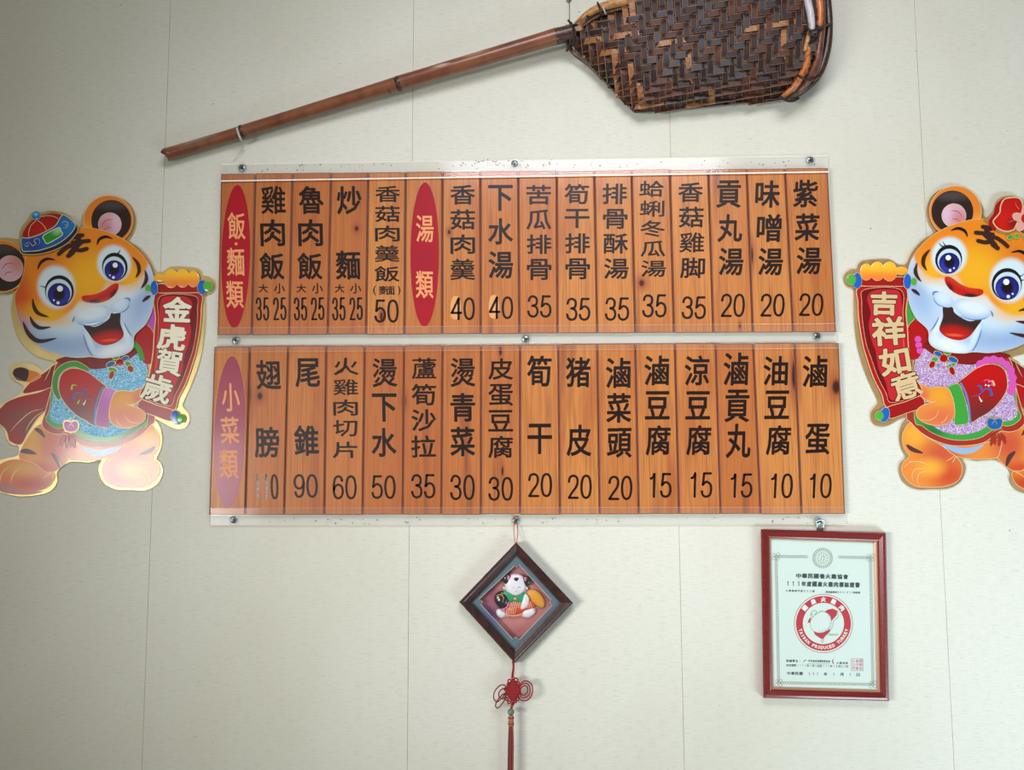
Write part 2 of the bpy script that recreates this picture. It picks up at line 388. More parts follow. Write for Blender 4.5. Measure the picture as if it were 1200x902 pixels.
def lerp(a, b, t): return a+(b-a)*t
def screw(px, py, d, parent, ang=20, r=4.0):
    mb = MB()
    slab(mb, ell(px, py, r*1.5, n=24), d, d+0.0012, 0)
    mb.build('washer', m_washer, parent)
    mb = MB(); puff(mb, ell(px, py, r, n=20), d+0.0012, 0.0022, 0, base=0.0008)
    a = math.radians(ang)
    for k in (0, math.pi/2):
        dx, dy = math.cos(a+k)*r*0.62, math.sin(a+k)*r*0.62; nx, ny = -math.sin(a+k)*0.55, math.cos(a+k)*0.55
        slab(mb, [(px-dx-nx, py-dy-ny), (px+dx-nx, py+dy-ny), (px+dx+nx, py+dy+ny), (px-dx+nx, py-dy+ny)], d+0.0036, d+0.0044, 1)
    mb.build('screw', [m_steel, m_dark], parent, smooth=False)

PB, PF = 0.0045, 0.0135      # planks, back and front depth
def board(root, gt, gb, ytop, ybot, rows, knots=None):
    """gt/gb: plank boundaries at the top and the bottom; ytop/ybot functions of x; rows: per plank the writing"""
    n = len(gt)-1
    for i in range(n):
        ga = 0.35
        a0, a1, b0, b1 = gt[i]+ga, gt[i+1]-ga, gb[i]+ga, gb[i+1]-ga
        jt = random.uniform(-0.5, 0.5); jb = random.uniform(-0.4, 0.4)
        P = [(a0, ytop(a0)+jt), (a1, ytop(a1)+jt), (b1, ybot(b1)+jb), (b0, ybot(b0)+jb)]
        e = 1.3; dv = random.uniform(-0.0004, 0.0004)
        Q = [(a0+e, P[0][1]+e*.6), (a1-e, P[1][1]+e*.6), (b1-e, P[2][1]-e*.6), (b0+e, P[3][1]-e*.6)]
        # tongue step beside each plank
        mb = MB()
        v = [W(x, y, PB) for x, y in P]+[W(x, y, PF-0.0012+dv) for x, y in P]+[W(x, y, PF+dv) for x, y in Q]
        u = [(x/1000, y/1000) for x, y in P+P+Q]
        mb.add(v[4:], [(4, 5, 6, 7)], u[4:], 0)
        mb.add(v, [(4, 5, 9, 8), (5, 6, 10, 9), (6, 7, 11, 10), (7, 4, 8, 11), (0, 1, 5, 4), (1, 2, 6, 5), (2, 3, 7, 6), (3, 0, 4, 7)], u, 1)
        pl = mb.build('plank', [m_wood, m_edge], root)
        row = rows[i]; pl['label'] = row['label']
        def cx(y, i=i):
            t = (y-ytop(gt[i]))/(ybot(gt[i])-ytop(gt[i]))
            return lerp((gt[i]+gt[i+1])/2, (gb[i]+gb[i+1])/2, t)+row.get('dx', 0)
        def lean(i=i): return -((gb[i]+gb[i+1])-(gt[i]+gt[i+1]))/2/(ybot(gt[i])-ytop(gt[i]))
        D = PF+dv+0.00012
        if 'oval' in row:
            oy0, oy1, rx = row['oval']; yc = (oy0+oy1)/2
            mb = MB(); E_ = ell(0, 0, rx, (oy1-oy0)/2, n=48)
            slab(mb, [(cx(yc+y)+x+row.get('ox', 0), yc+y) for x, y in E_], D-0.0001, D, 0)
            mb.build('header_oval', row['ored'], pl)
            D += 0.00015
        nch = len(row['ch'])
        head = 'oval' in row
        for (s, y0, y1) in row['ch']:
            mb = MB(); wd = row.get('w', 29.0); yc = (y0+y1)/2
            if s == '·': slab(mb, ell(cx(yc), yc, 1.7, n=12), D, D, 0)
            else:
                if s in '小': wd *= 0.96
                put(mb, s, cx(yc), yc, wd, y1-y0, D, 0, shear=lean(), rot=row.get('rot', -0.3), bold=0.7 if head else (1.4 if nch <= 3 else 0.98 if nch == 4 else 0.75)*(0.7 if s in '燙蘆羹雞' else 1))
            mb.build('painted_character', m_peach if head else m_ink, pl)
        for (s, xo, wd, y0, y1) in row.get('sm', []):
            mb = MB(); put(mb, s, cx((y0+y1)/2)+xo, (y0+y1)/2, wd, y1-y0, D, 0, shear=lean(), bold=0.5)
            mb.build('painted_character', m_ink, pl)
        for (s, xo, wd, y0, y1) in row.get('pr', []):
            yc = (y0+y1)/2; k = len(s); cw = wd/k
            for j, chh in enumerate(s):
                mb = MB()
                fade = row.get('fade') and chh == '1'
                if row.get('scrape') and j == 0:
                    sp = MB(); puff(sp, cat([(cx(yc)+xo-cw*0.95+x, yc+y) for x, y in ((0, -4), (3, -14), (10, -13), (12, 2), (8, 12), (1, 10))], 4), D-0.0001, 0.00003, 0, rings=2)
                    sp.build('scraped_patch', m_patch, pl)
                digit(mb, chh, cx(yc)+xo+(j-(k-1)/2)*cw, yc, min(cw*0.92, 13.6) if len(row['pr']) == 1 else cw*0.88, y1-y0, D, 0, 2.3 if len(row['pr']) > 1 else 2.8, lean())
                mb.build('painted_numeral', m_faded if fade else m_ink, pl)
def rail(root, P, d0, d1, name, m, label=None):
    mb = MB(); slab(mb, P, d0, d1, 0); o = mb.build(name, m, root)
    if label: o['label'] = label
    return o
def line(x0, y0, x1, y1): return lambda x: y0+(y1-y0)*(x-x0)/(x1-x0)
U = {'U': lambda *a: [(180+v/4.1) for v in a]}
def u1(*v): return [180+a/4.1 for a in v]
def l1(*v): return [385+a/3.758 for a in v]
def rowsof(s, ys):
    return [(c, ys[2*i], ys[2*i+1]) for i, c in enumerate(s)]
c3a = u1(155, 290, 315, 445, 475, 605); c3b = u1(150, 275, 310, 437, 468, 600)
c4 = u1(150, 245, 268, 365, 388, 482, 505, 607); c3c = u1(128, 260, 290, 425, 452, 585)
def nm(t, p): return 'orange wood plank lettered %s with price %s' % (t, p)
def pr1(s, a, b, w=30): return [(s,)+(0, w)+tuple(u1(a, b))]
def pr2(s, a, b, w=30): return [(s,)+(0, w)+tuple(l1(a, b))]
two = lambda: [('35', -10, 17, *u1(690, 802)), ('25', 10.2, 17, *u1(690, 800))]
sz = lambda: [('大', -9.5, 11.5, *u1(627, 668)), ('小', 9.5, 13, *u1(622, 672))]
upper = [
 dict(label='plank with red oval heading of four characters', ch=[('飯',)+tuple(u1(282, 412)), ('·',)+tuple(u1(428, 438)), ('麵',)+tuple(u1(452, 587)), ('類',)+tuple(u1(610, 742))], w=20.5, oval=(*u1(150, 838),16.7), ored=m_red, off=0.006, dx=-0.6),
 dict(label=nm('雞肉飯', '35 and 25'), ch=rowsof('雞肉飯', c3a), sm=sz(), pr=two()),
 dict(label=nm('魯肉飯', '35 and 25'), ch=rowsof('魯肉飯', c3a), sm=sz(), pr=two()),
 dict(label=nm('炒麵', '35 and 25'), ch=[('炒',)+tuple(u1(155, 292)), ('麵',)+tuple(u1(465, 605))], sm=sz(), pr=two()),
 dict(label=nm('香菇肉羹飯', '50'), ch=rowsof('香菇肉羹飯', u1(155, 233, 250, 328, 345, 422, 440, 520, 540, 615)), sm=[('(', -14.5, 3, *u1(635, 680)), ('麵', 0, 19, *u1(635, 678)), (')', 14.5, 3, *u1(635, 680))], pr=pr1('50', 700, 812), dx=1.2),
 dict(label='plank with red oval heading of two characters', ch=[('湯',)+tuple(u1(295, 425)), ('類',)+tuple(u1(562, 695))], w=20.7, oval=(*u1(138, 832),16.8), ored=m_red, off=0.006, dx=1.2),
 dict(label=nm('香菇肉羹', '40'), ch=rowsof('香菇肉羹', c4), scrape=True, pr=pr1('40', 690, 800), dx=1.5),
 dict(label=nm('下水湯', '40'), ch=rowsof('下水湯', c3b), scrape=True, pr=pr1('40', 685, 795), dx=1.2),
 dict(label=nm('苦瓜排骨', '35'), ch=rowsof('苦瓜排骨', c4), pr=pr1('35', 680, 788), dx=1.2),
 dict(label=nm('筍干排骨', '35'), ch=rowsof('筍干排骨', u1(145,243,265,358,382,480,502,604)), pr=pr1('35', 692, 803), dx=1.2),
 dict(label=nm('排骨酥湯', '35'), ch=rowsof('排骨酥湯', u1(143,243,265,362,383,480,502,602)), pr=pr1('35', 690, 803), dx=1.5),
 dict(label=nm('蛤蜊冬瓜湯', '35'), ch=rowsof('蛤蜊冬瓜湯', u1(130, 208, 225, 303, 320, 400, 418, 495, 512, 592)), pr=pr1('35', 675, 787), dx=0.5),
 dict(label=nm('香菇雞脚', '35'), ch=rowsof('香菇雞脚', u1(138, 233, 255, 355, 378, 475, 498, 598)), pr=pr1('35', 685, 795), dx=1),
 dict(label=nm('貢丸湯', '20'), ch=rowsof('貢丸湯', c3c), pr=pr1('20', 672, 785), dx=0.6),
 dict(label=nm('味噌湯', '20'), ch=rowsof('味噌湯', c3c), pr=pr1('20', 672, 783), dx=0.8),
 dict(label=nm('紫菜湯', '20'), ch=rowsof('紫菜湯', u1(125, 258, 287, 420, 448, 580)), pr=pr1('20', 670, 780), dx=-2.5)]
l3 = l1(118, 250, 275, 400, 425, 558)
lower = [
 dict(label='plank with purplish red oval heading of three characters', ch=rowsof('小菜類', l1(240, 365, 388, 508, 532, 660)), w=22, oval=(*l1(122, 790),18), ored=m_red_glare, off=0.006, dx=0.2),
 dict(label=nm('翅膀', '110'), ch=rowsof('翅膀', l1(138, 268, 432, 568)), pr=pr2('110', 640, 752, 31), fade=True, dx=0.3),
 dict(label=nm('尾錐', '90'), ch=rowsof('尾錐', l1(130, 258, 425, 560)), pr=pr2('90', 640, 745), dx=1),
 dict(label=nm('火雞肉切片', '60'), ch=rowsof('火雞肉切片', l1(128, 205, 222, 293, 312, 383, 402, 475, 497, 570)), pr=pr2('60', 645, 752), dx=0.8),
 dict(label=nm('燙下水', '50'), ch=rowsof('燙下水', l1(130, 258, 285, 410, 437, 565)), pr=pr2('50', 645, 750), dx=0.6),
 dict(label=nm('蘆筍沙拉', '35'), ch=rowsof('蘆筍沙拉', l1(128, 222, 243, 338, 355, 452, 470, 568)), pr=pr2('35', 640, 748), dx=1),
 dict(label=nm('燙青菜', '30'), ch=rowsof('燙青菜', l1(128, 257, 283, 410, 432, 562)), pr=pr2('30', 643, 755, 31), dx=1.2),
 dict(label=nm('皮蛋豆腐', '30'), ch=rowsof('皮蛋豆腐', l1(130, 225, 243, 340, 358, 453, 472, 570)), pr=pr2('30', 652, 758, 31)),
 dict(label=nm('筍干', '20'), ch=rowsof('筍干', l1(118, 255, 418, 552)), pr=pr2('20', 635, 742)),
 dict(label=nm('猪皮', '20'), ch=rowsof('猪皮', l1(125, 258, 422, 562)), pr=pr2('20', 642, 750)),
 dict(label=nm('滷菜頭', '20'), ch=rowsof('滷菜頭', l1(128, 262, 283, 415, 437, 568)), pr=pr2('20', 647, 755), dx=1.5),
 dict(label=nm('滷豆腐', '15'), ch=rowsof('滷豆腐', l3), pr=pr2('15', 635, 745, 31), dx=1),
 dict(label=nm('涼豆腐', '15'), ch=rowsof('涼豆腐', l3), pr=pr2('15', 632, 745, 31), dx=1),
 dict(label=nm('滷貢丸', '15'), ch=rowsof('滷貢丸', l1(105, 250, 268, 412, 418, 570)), pr=pr2('15', 637, 745, 31), dx=0.5),
 dict(label=nm('油豆腐', '10'), ch=rowsof('油豆腐', l1(120, 250, 272, 398, 425, 557)), pr=pr2('10', 637, 747, 31), dx=0.6),
 dict(label=nm('滷蛋', '10'), ch=rowsof('滷蛋', l1(118, 258, 418, 555)), pr=pr2('10', 637, 747, 31), dx=-3.5)]
up_t = [259, 299.3, 342.7, 388, 431.5, 475.4, 518.5, 562.9, 607.3, 652.4, 696.5, 740, 785, 830, 875, 920, 970]
up_b = [254.6, 294.9, 338.8, 384, 429, 474, 518.3, 563.4, 608.8, 653.4, 700, 744.6, 790, 836, 882.4, 929.5, 980]
lo_t = [251, 293, 337.7, 382.4, 427.6, 473.6, 518.8, 564, 609.6, 654.3, 700, 744.6, 791, 838.8, 882.7, 931.4, 983]
lo_b = [244.8, 287.4, 333, 380.2, 425, 472, 517.3, 563.8, 609.6, 656.4, 703, 748.8, 796, 844.6, 891.5, 939.4, 990.5]

ub = thing('menu_board', 'upper wooden plank menu board with two red oval headings, below the bamboo scoop', 'menu board', 615, 392, 'wooden menu boards')
board(ub, up_t, up_b, line(259, 204, 970, 196.8), line(254.6, 392.7, 980, 388.8), upper)
lb = thing('menu_board', 'lower wooden plank menu board with one red oval heading tinted by painted glare, above the diamond frame', 'menu board', 615, 602, 'wooden menu boards')
board(lb, lo_t, lo_b, line(251, 406, 983, 401.5), line(244.8, 603, 990.5, 602), lower)
def railset(root, outer, inner, lip, xl, xr, scr, nm_, bright=True, front=True):
    """outer/inner/lip: functions y(x). plate from outer to inner (under the planks), lip from inner to lip in front of the planks"""
    s = 1 if inner(xl[0]) > outer(xl[0]) else -1
    P = [(xl[0], outer(xl[0])), (xr[0], outer(xr[0])), (xr[1], lip(xr[1])), (xl[1], lip(xl[1]))]
    r = rail(root, P, 0.0002, 0.0040, 'acrylic_rail', m_plate, nm_)
    Q = [(xl[0], inner(xl[0])-s*1.0), (xr[0], inner(xr[0])-s*1.0), (xr[1], lip(xr[1])), (xl[1], lip(xl[1]))]
    rail(r, Q, PF+0.0014, PF+0.0036, 'rail_lip', m_lip)
    mb = MB()
    m_e = m_glint if bright else m_faint
    for fn, wd, dd in ((lip, 1.5 if bright else 0.45, PF+0.0039),):
        stroke(mb, [(xl[1], fn(xl[1])), (xr[1], fn(xr[1]))], wd, dd, 0, taper='flat', raw=True, h=0.0002)
    stroke(mb, [(xl[0], outer(xl[0])), (xr[0], outer(xr[0]))], 0.7, 0.0042, 0, taper='flat', raw=True, h=0.0002)
    mb.build('polished_edge', m_e, r)
    for i, (x, y) in enumerate(scr): screw(x, y, 0.0041, r, 20+37*i)
    return r
def X2(xl, yl, xr, yr): return line(xl, yl, xr, yr)
railset(ub, X2(259, 192.5, 970, 182.5), X2(259, 204, 970, 197), X2(259, 212, 971, 201.3), (259, 259), (970, 971), [(283.5, 196.5), (603, 191.5), (949.5, 187.5)], 'upper acrylic rail with black specks')
railset(ub, X2(254, 404, 981, 400), X2(254, 392, 980, 388.2), X2(254, 384, 980, 378.9), (254.5, 254.5), (981, 980), [(276, 399), (616, 397), (957.5, 394)], 'lower acrylic rail of the upper board', bright=False)
# the lower board shares that plate's line; its own top lip only overlaps the planks
mbt = MB(); slab(mbt, [(251, 405), (983, 400.6), (983.3, 407.7), (251, 412.4)], PF+0.0014, PF+0.0034, 0)
tl = mbt.build('acrylic_rail', m_lip, lb)
mbt = MB(); stroke(mbt, [(251, 412.4), (983.3, 407.7)], 0.5, PF+0.0037, 0, taper='flat', raw=True, h=0.0002); mbt.build('polished_edge', m_faint, tl)
lr = railset(lb, X2(247, 615.6, 991.8, 614.5), X2(247, 603.4, 991, 602), X2(247, 595.2, 991, 594), (247, 246.5), (991.5, 990.8), [(273.5, 609), (604.4, 609.5), (959, 611)], 'bottom acrylic rail catching light at its left end', bright=False)
# specks of old glue and drill marks behind the rails
m_speck = mat('dark_speck', (74, 66, 58), 0.8)
def specks(par, jobs):
    mb = MB()
    for (xa, xb, fn, k) in jobs:
        for i in range(k):
            x = random.uniform(xa, xb); y = fn(x)+random.uniform(-4.0, 3.5); r = random.uniform(0.25, 0.75)
            slab(mb, ell(x, y, r*random.uniform(1, 1.8), r, random.uniform(0, 90), n=6), 0.0042, 0.0043, 0)
    mb.build('glue_specks', m_speck, par)['kind'] = 'stuff'
specks(ub, ((262, 965, line(259, 198, 970, 190), 90), (540, 650, line(540, 191, 650, 190), 34)))
specks(lb, ((300, 985, line(250, 611, 990, 609), 60),))
# ------------------------------------------------------------ bamboo scoop
sc_ = thing('bamboo_scoop', 'large dark woven bamboo scoop with long bamboo pole handle, hung slanting above the menu boards', 'scoop', 668, 45)
m_strip = [mat('smoked_bamboo', (50, 29, 25), 0.5, spec=0.3, noise=((160, 160, 160), (38, 28, 30), 0.4, 0.7)),
           mat('brown_bamboo', (88, 50, 35), 0.5, spec=0.3, noise=((200, 200, 200), (62, 38, 30), 0.35, 0.7)),
           mat('tan_bamboo', (166, 112, 66), 0.42, noise=((300, 300, 300), (112, 66, 38), 0.4, 0.7)),
           mat('bluish_black_bamboo', (40, 31, 33), 0.45, spec=0.4, noise=((160, 160, 160), (30, 26, 32), 0.4, 0.7)),
           mat('bamboo_split_edge', (168, 126, 90), 0.6)]
E1 = (0.985, -0.172); 
OUT = cat([(668, 49), (671, 32), (684, 19), (706, 9)], 4, False)+[(760, -4), (860, -25), (958, -46), (962, 0), (958, 50), (946, 84), (926, 113)]+[(890, 119), (840, 124), (800, 128), (745, 131)]+[(730, 120), (712, 100), (690, 73), (676, 60)]
def inside(x, y):
    c = False; j = len(OUT)-1
    for i in range(len(OUT)):
        (xi, yi), (xj, yj) = OUT[i], OUT[j]
        if (yi > y) != (yj > y) and x < (xj-xi)*(y-yi)/(yj-yi)+xi: c = not c
        j = i
    return c
def segd(p, a, b):
    vx, vy = b[0]-a[0], b[1]-a[1]; t = max(0, min(1, ((p[0]-a[0])*vx+(p[1]-a[1])*vy)/(vx*vx+vy*vy)))
    return math.hypot(p[0]-a[0]-t*vx, p[1]-a[1]-t*vy)
def bdepth(x, y):
    lower = min(segd((x, y), (668, 48), (692, 76)), segd((x, y), (692, 76), (745, 131)), segd((x, y), (745, 131), (930, 113)))
    upp = segd((x, y), (668, 45), (720, 4))
    a = 1-math.exp(-lower/26); b = 1-math.exp(-upp/14)
    return 0.018+0.075*a*(0.55+0.45*b)
pitch = 8.6
def strip_run(kind, idx):
    """points along one strip: weft (kind 0) runs left to right, warp (kind 1) runs down"""
    pts = []
    for k in range(-10, 260):
        t = k*pitch/4
        if kind == 0:
            c = 745+idx*0; x = 660+t*E1[0]; y = 30+idx*pitch+ (x-660)*(-0.172) - 10 + 40
            x = 655+t; y = 45+idx*pitch-(x-655)*0.165
            j = t/pitch
        else:
            x0 = 660+idx*pitch; sl = 0.10 if x0 < 760 else max(-0.02, 0.10-0.0009*(x0-760))
            y = -60+t; x = x0+sl*(y-60); j = (y-(45-(x-655)*0.165))/pitch
        pts.append((x, y, j))
    return pts
nstrip = 0
rs = random.Random(11)
palette = [0]*9+[1]*4+[2]*2+[3]*4
for kind in (0, 1):
    for idx in (range(-1, 19) if kind == 0 else range(-1, 37)):
        run = [p for p in strip_run(kind, idx)]
        segs = []; cur = []
        for p in run:
            if inside(p[0], p[1]): cur.append(p)
            else:
                if len(cur) > 3: segs.append(cur)
                cur = []
        if len(cur) > 3: segs.append(cur)
        if not segs: continue
        cur = max(segs, key=len)
        wdt = pitch*rs.uniform(0.80, 0.93); mb = MB(); v = []; f = []; mi = []; base = rs.choice(palette)
        lastph = None; colr = base
        for q, (x, y, j) in enumerate(cur):
            a, b = cur[max(q-1, 0)], cur[min(q+1, len(cur)-1)]; tx, ty = b[0]-a[0], b[1]-a[1]; l = math.hypot(tx, ty); nx, ny = -ty/l, tx/l
            # 2/2 twill
            ph = ((j + (idx if kind == 0 else -idx) + (0 if kind == 0 else 2)) % 4.0) if kind == 0 else ((j - idx*(-1) ) % 4.0)
            if kind == 0: jj = (x-660-(0.10*(y-60)))/pitch; up = ((jj+idx) % 4.0)/4.0
            else: up = ((j+idx+2.0) % 4.0)/4.0
            lift = 0.0016*max(-1, min(1, 2.6*math.sin(2*math.pi*up)))*(1)
            d = bdepth(x, y)+lift
            for s, h in ((-0.5, -0.0012), (-0.43, 0), (0.43, 0), (0.5, -0.0012)):
                v.append(W(x+nx*s*wdt, y+ny*s*wdt, d+h))
            cell = int((up < 0.5))
            if cell != lastph and cell == 1:
                colr = base if rs.random() < 0.45 else rs.choice(palette)
                if y > 95 and rs.random() < 0.35: colr = 1
            lastph = cell
            if q:
                o0, o1 = (q-1)*4, q*4
                f += [(o0, o0+1, o1+1, o1), (o0+1, o0+2, o1+2, o1+1), (o0+2, o0+3, o1+3, o1+2)]; mi += [4, colr, 4]
        build('weft_strip' if kind == 0 else 'warp_strip', v, f, m_strip, sc_, None, False, mi); nstrip += 1
# basket body behind the strips (back of the weave down to the wall) with the open mouth
mb = MB(); n = 40
v = []; f = []
ring = OUT; k = len(ring); cx_, cy_ = 830, 45
levels = [1.0, 0.97, 0.9, 0.75, 0.5, 0.25]
for s in levels:
    for x, y in ring:
        X, Y = cx_+(x-cx_)*s, cy_+(y-cy_)*s; v.append(W(X, Y, max(0.012, bdepth(X, Y)-0.006)))
v.append(W(cx_, cy_, bdepth(cx_, cy_)-0.006))
for a in range(len(levels)-1): f += [(a*k+i, a*k+(i+1) % k, (a+1)*k+(i+1) % k, (a+1)*k+i) for i in range(k)]
a = len(levels)-1; f += [(a*k+i, a*k+(i+1) % k, len(levels)*k) for i in range(k)]
b0 = len(v)
for x, y in ring: v.append(W(x, y, 0.003))
f += [(i, (i+1) % k, b0+(i+1) % k, b0+i) for i in range(k)]
mb.add(v, f); mb.build('basket_lining', mat('dark_basket_lining', (44, 28, 22), 0.6, noise=((200, 200, 200), (90, 58, 38), 0.45, 0.7)), sc_, smooth=False)
m_cane = [mat('dark_cane', (58, 34, 27), 0.4, coat=0.2, noise=((150, 150, 150), (112, 64, 40), 0.5, 0.75), bump=((300, 300, 300), 0.4, 0.001)),
          mat('brown_cane', (126, 70, 44), 0.38, coat=0.25, noise=((120, 120, 40), (72, 38, 30), 0.42, 0.65), bump=((300, 300, 300), 0.4, 0.001)),
          mat('orange_cane', (196, 112, 52), 0.36, coat=0.25, noise=((160, 160, 90), (112, 58, 34), 0.5, 0.7)),
          mat('whitish_cane', (196, 192, 194), 0.35, noise=((200, 200, 60), (130, 120, 118), 0.5, 0.75)),  # whitish cane with grey mottling
          mat('tan_cane', (190, 138, 84), 0.4, noise=((180, 180, 180), (120, 74, 44), 0.48, 0.72)),
          mat('rattan_lashing', (40, 28, 24), 0.5)]
def cane(name, pts, r, m, n=10, parent=sc_):
    mb = MB(); tube(mb, pts, r, 0, n); return mb.build(name, m_cane[m], parent, smooth=True)
# mouth rim at the right end
cane('rim_cane', [(925, 114, .022), (940, 106, .03), (958, 88, .04), (968, 60, .046), (971, 30, .05), (969, 0, .05), (964, -48, .045)], [4, 5, 5.5, 5.5, 5, 5, 5], 0)
cane('rim_cane', [(920, 115, .03), (938, 103, .045), (954, 80, .06), (960, 50, .07), (962, 20, .075), (960, -48, .072)], [3.5, 5, 6, 5.5, 5.2, 5], 1)
cane('rim_cane', [(916, 114, .04), (932, 100, .06), (944, 78, .075), (947, 55, .085)], [2.6, 4, 4.2, 3.5], 2)
cane('rim_cane', [(943, 60, .088), (947, 44, .091), (949, 36, .092)], [2.4, 2.8, 2.4], 4)
cane('rim_cane', [(952, 39, .094), (950, 18, .097), (946, -2, .097), (940, -44, .095)], [3.6, 4.4, 4.4, 4.2], 3)
cane('rim_cane', [(960, 32, .086), (961, 12, .09), (957, -10, .09), (951, -46, .088)], [3.5, 4.4, 4.6, 4.2], 2)
cane('rim_cane', [(912, 114, .022), (925, 111, .038), (936, 98, .052), (941, 84, .062)], [2.4, 3, 3, 2], 0)
for P_ in ([(943, 31, .095), (950, 36, .105), (960, 33, .098), (972, 28, .06)], [(948, 38, .1), (954, 42, .102), (960, 37, .095), (957, 30, .09)],
           [(934, 88, .078), (942, 92, .085), (952, 94, .07), (960, 90, .045)], [(914, 113, .05), (922, 118, .045), (930, 118, .03), (936, 115, .02)]):
    cane('rim_lashing', P_, 1.5, 5, 6)
# upper rim and the rim that turns down around the junction
cane('top_rim_cane', [(667, 47, .022), (674, 32, .035), (686, 19, .05), (704, 9, .066), (735, 1, .078), (800, -14, .086), (960, -50, .085)], [3, 3.6, 4.4, 5.2, 5.6, 5.6, 5.4], 4)
cane('top_rim_cane', [(668, 53, .02), (677, 37, .034), (690, 26, .05), (706, 17, .064), (740, 8, .078), (800, -4, .086)], [2, 2.2, 2.4, 2.4, 1.8, 1.5], 0)
cane('top_rim_cane', [(664, 50, .018), (668, 38, .028), (679, 23, .042), (693, 13, .055)], [2.2, 2.4, 2.2, 1.8], 0)
cane('side_rim_cane', [(666, 50, .02), (672, 62, .02), (690, 77, .019), (714, 101, .018), (744, 131, .018)], [2.4, 2.2, 1.6, 1.4, 1.6], 0)
cane('bottom_rim_cane', [(744, 131, .018), (790, 128, .018), (850, 122, .018), (925, 114, .02)], [1.5, 1.2, 1.2, 1.5], 0)
cane('rim_lashing', [(700, 3, .07), (703, 9, .076), (704, 17, .074), (701, 22, .05)], 1.3, 5, 6)
cane('rim_lashing', [(706, 4, .07), (708, 12, .076), (710, 17, .07)], 0.9, 3, 6)
for P_ in ([(664, 30, .03), (668, 38, .044), (668, 50, .042), (664, 60, .028)], [(670, 27, .034), (664, 34, .046), (662, 46, .044), (668, 56, .032)],
           [(666, 24, .03), (672, 32, .042), (674, 42, .044), (670, 54, .036)]):
    cane('handle_lashing', P_, 1.5, 5, 6)
# pole handle
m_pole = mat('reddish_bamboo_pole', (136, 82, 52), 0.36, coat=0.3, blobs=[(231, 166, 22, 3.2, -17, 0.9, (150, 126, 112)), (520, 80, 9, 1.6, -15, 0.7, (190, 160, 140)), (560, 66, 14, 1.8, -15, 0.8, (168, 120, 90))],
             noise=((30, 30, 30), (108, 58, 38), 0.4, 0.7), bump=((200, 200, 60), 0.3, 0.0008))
def pole(name, A, B, ra, rb, m, n=22, hollow=False):
    mb = MB(); v = []; f = []; u = []
    pa, pb = W(*A), W(*B); t = (pb-pa).normalized(); s = t.cross(Vector((0, 1, 0))).normalized(); nn = s.cross(t)
    K = 14; prof = []
    for i in range(K+1):
        q = i/K; e = 0.35*math.exp(-((1-q)*K/0.9)**2)+0.35*math.exp(-(q*K/0.9)**2)
        prof.append((q, (lerp(ra, rb, q)+e)*PXM))
    for q, r in prof:
        c = pa.lerp(pb, q)
        for j in range(n):
            a = 2*math.pi*j/n; dr = 1.0
            if hollow and q == 0: c2 = c+t*(0.004*math.sin(a*2+1)+0.002*math.sin(a*5))
            else: c2 = c
            p = c2+(s*math.cos(a)+nn*math.sin(a))*r; v.append(p)
            px_, py_ = lerp(A[0], B[0], q)+math.cos(a)*r/PXM*0.27, lerp(A[1], B[1], q)-math.cos(a)*r/PXM
            u.append((px_/1000, py_/1000))
    for i in range(K): f += [(i*n+j, i*n+(j+1) % n, (i+1)*n+(j+1) % n, (i+1)*n+j) for j in range(n)]
    if hollow:
        b0 = len(v)
        for q, r in ((0, ra*PXM*0.72), (0.18, ra*PXM*0.70)):
            c = pa.lerp(pb, q)
            for j in range(n):
                a = 2*math.pi*j/n; v.append(c+(s*math.cos(a)+nn*math.sin(a))*r); u.append((0, 0))
        f += [(j, (j+1) % n, b0+(j+1) % n, b0+j) for j in range(n)]+[(b0+j, b0+(j+1) % n, b0+n+(j+1) % n, b0+n+j) for j in range(n)]+[tuple(b0+n+j for j in range(n))]
    mb.add(v, f, u); return mb.build(name, m, sc_, smooth=True)
pole('pole_section', (195, 181, .017), (280, 155.5, .020), 7.4, 7.0, m_pole, hollow=True)
pole('pole_section', (284, 154, .020), (464, 98.5, .030), 7.2, 8.0, m_pole)
pole('pole_section', (469, 97, .030), (652, 42.5, .040), 8.3, 9.3, m_pole)
pole('pole_section', (651, 43, .040), (671, 38, .042), 9.6, 9.0, m_cane[0])
def nodering(px, py, d, r, ang=-17):
    mb = MB(); c = W(px, py, d); t = (W(px+10, py-3, d)-c).normalized(); s = t.cross(Vector((0, 1, 0))).normalized(); nn = s.cross(t)
    v = []; f = []; n = 22
    for dx, rr in ((-2.6, .98), (-1.6, 1.07), (0, 1.10), (1.4, 1.07), (2.8, .98)):
        for j in range(n):
            a = 2*math.pi*j/n; v.append(c+t*dx*PXM+(s*math.cos(a)+nn*math.sin(a))*r*rr*PXM)
    for i in range(4): f += [(i*n+j, i*n+(j+1) % n, (i+1)*n+(j+1) % n, (i+1)*n+j) for j in range(n)]
    mb.add(v, f); mb.build('node_ring', m_cane[0], sc_, smooth=True)
nodering(284, 154, .020, 7.3); nodering(467, 98, .030, 8.3); nodering(455, 101.5, .029, 7.6)
# strings
mb = MB(); tube(mb, [(277.5, 150, .0325), (279.5, 157, .034), (282, 163, .031), (284, 167, .018)], 1.3, 0, 6); tube(mb, [(283, 165, .018), (286, 171, .012), (281, 179, .008), (273, 188, .004)], 0.35, 0, 5)
tube(mb, [(284, 166, .018), (282, 170, .01), (286, 173, .008)], 0.5, 0, 5)
mb.build('white_string', mat('grubby_string', (196, 192, 184), 0.8), sc_)['label'] = 'grubby white string tied at the first bamboo node'
mb = MB(); tube(mb, [(667.5, 30, .036), (667.2, 10, .02), (667, -20, .004), (667, -60, .003)], 0.45, 0, 5); mb.build('hanging_wire', m_dark, sc_)
mb = MB(); puff(mb, ell(666.5, -1, 3.4, n=16), 0.0, 0.006, 0, base=0.001); mb.build('nail_head', m_steel, sc_)
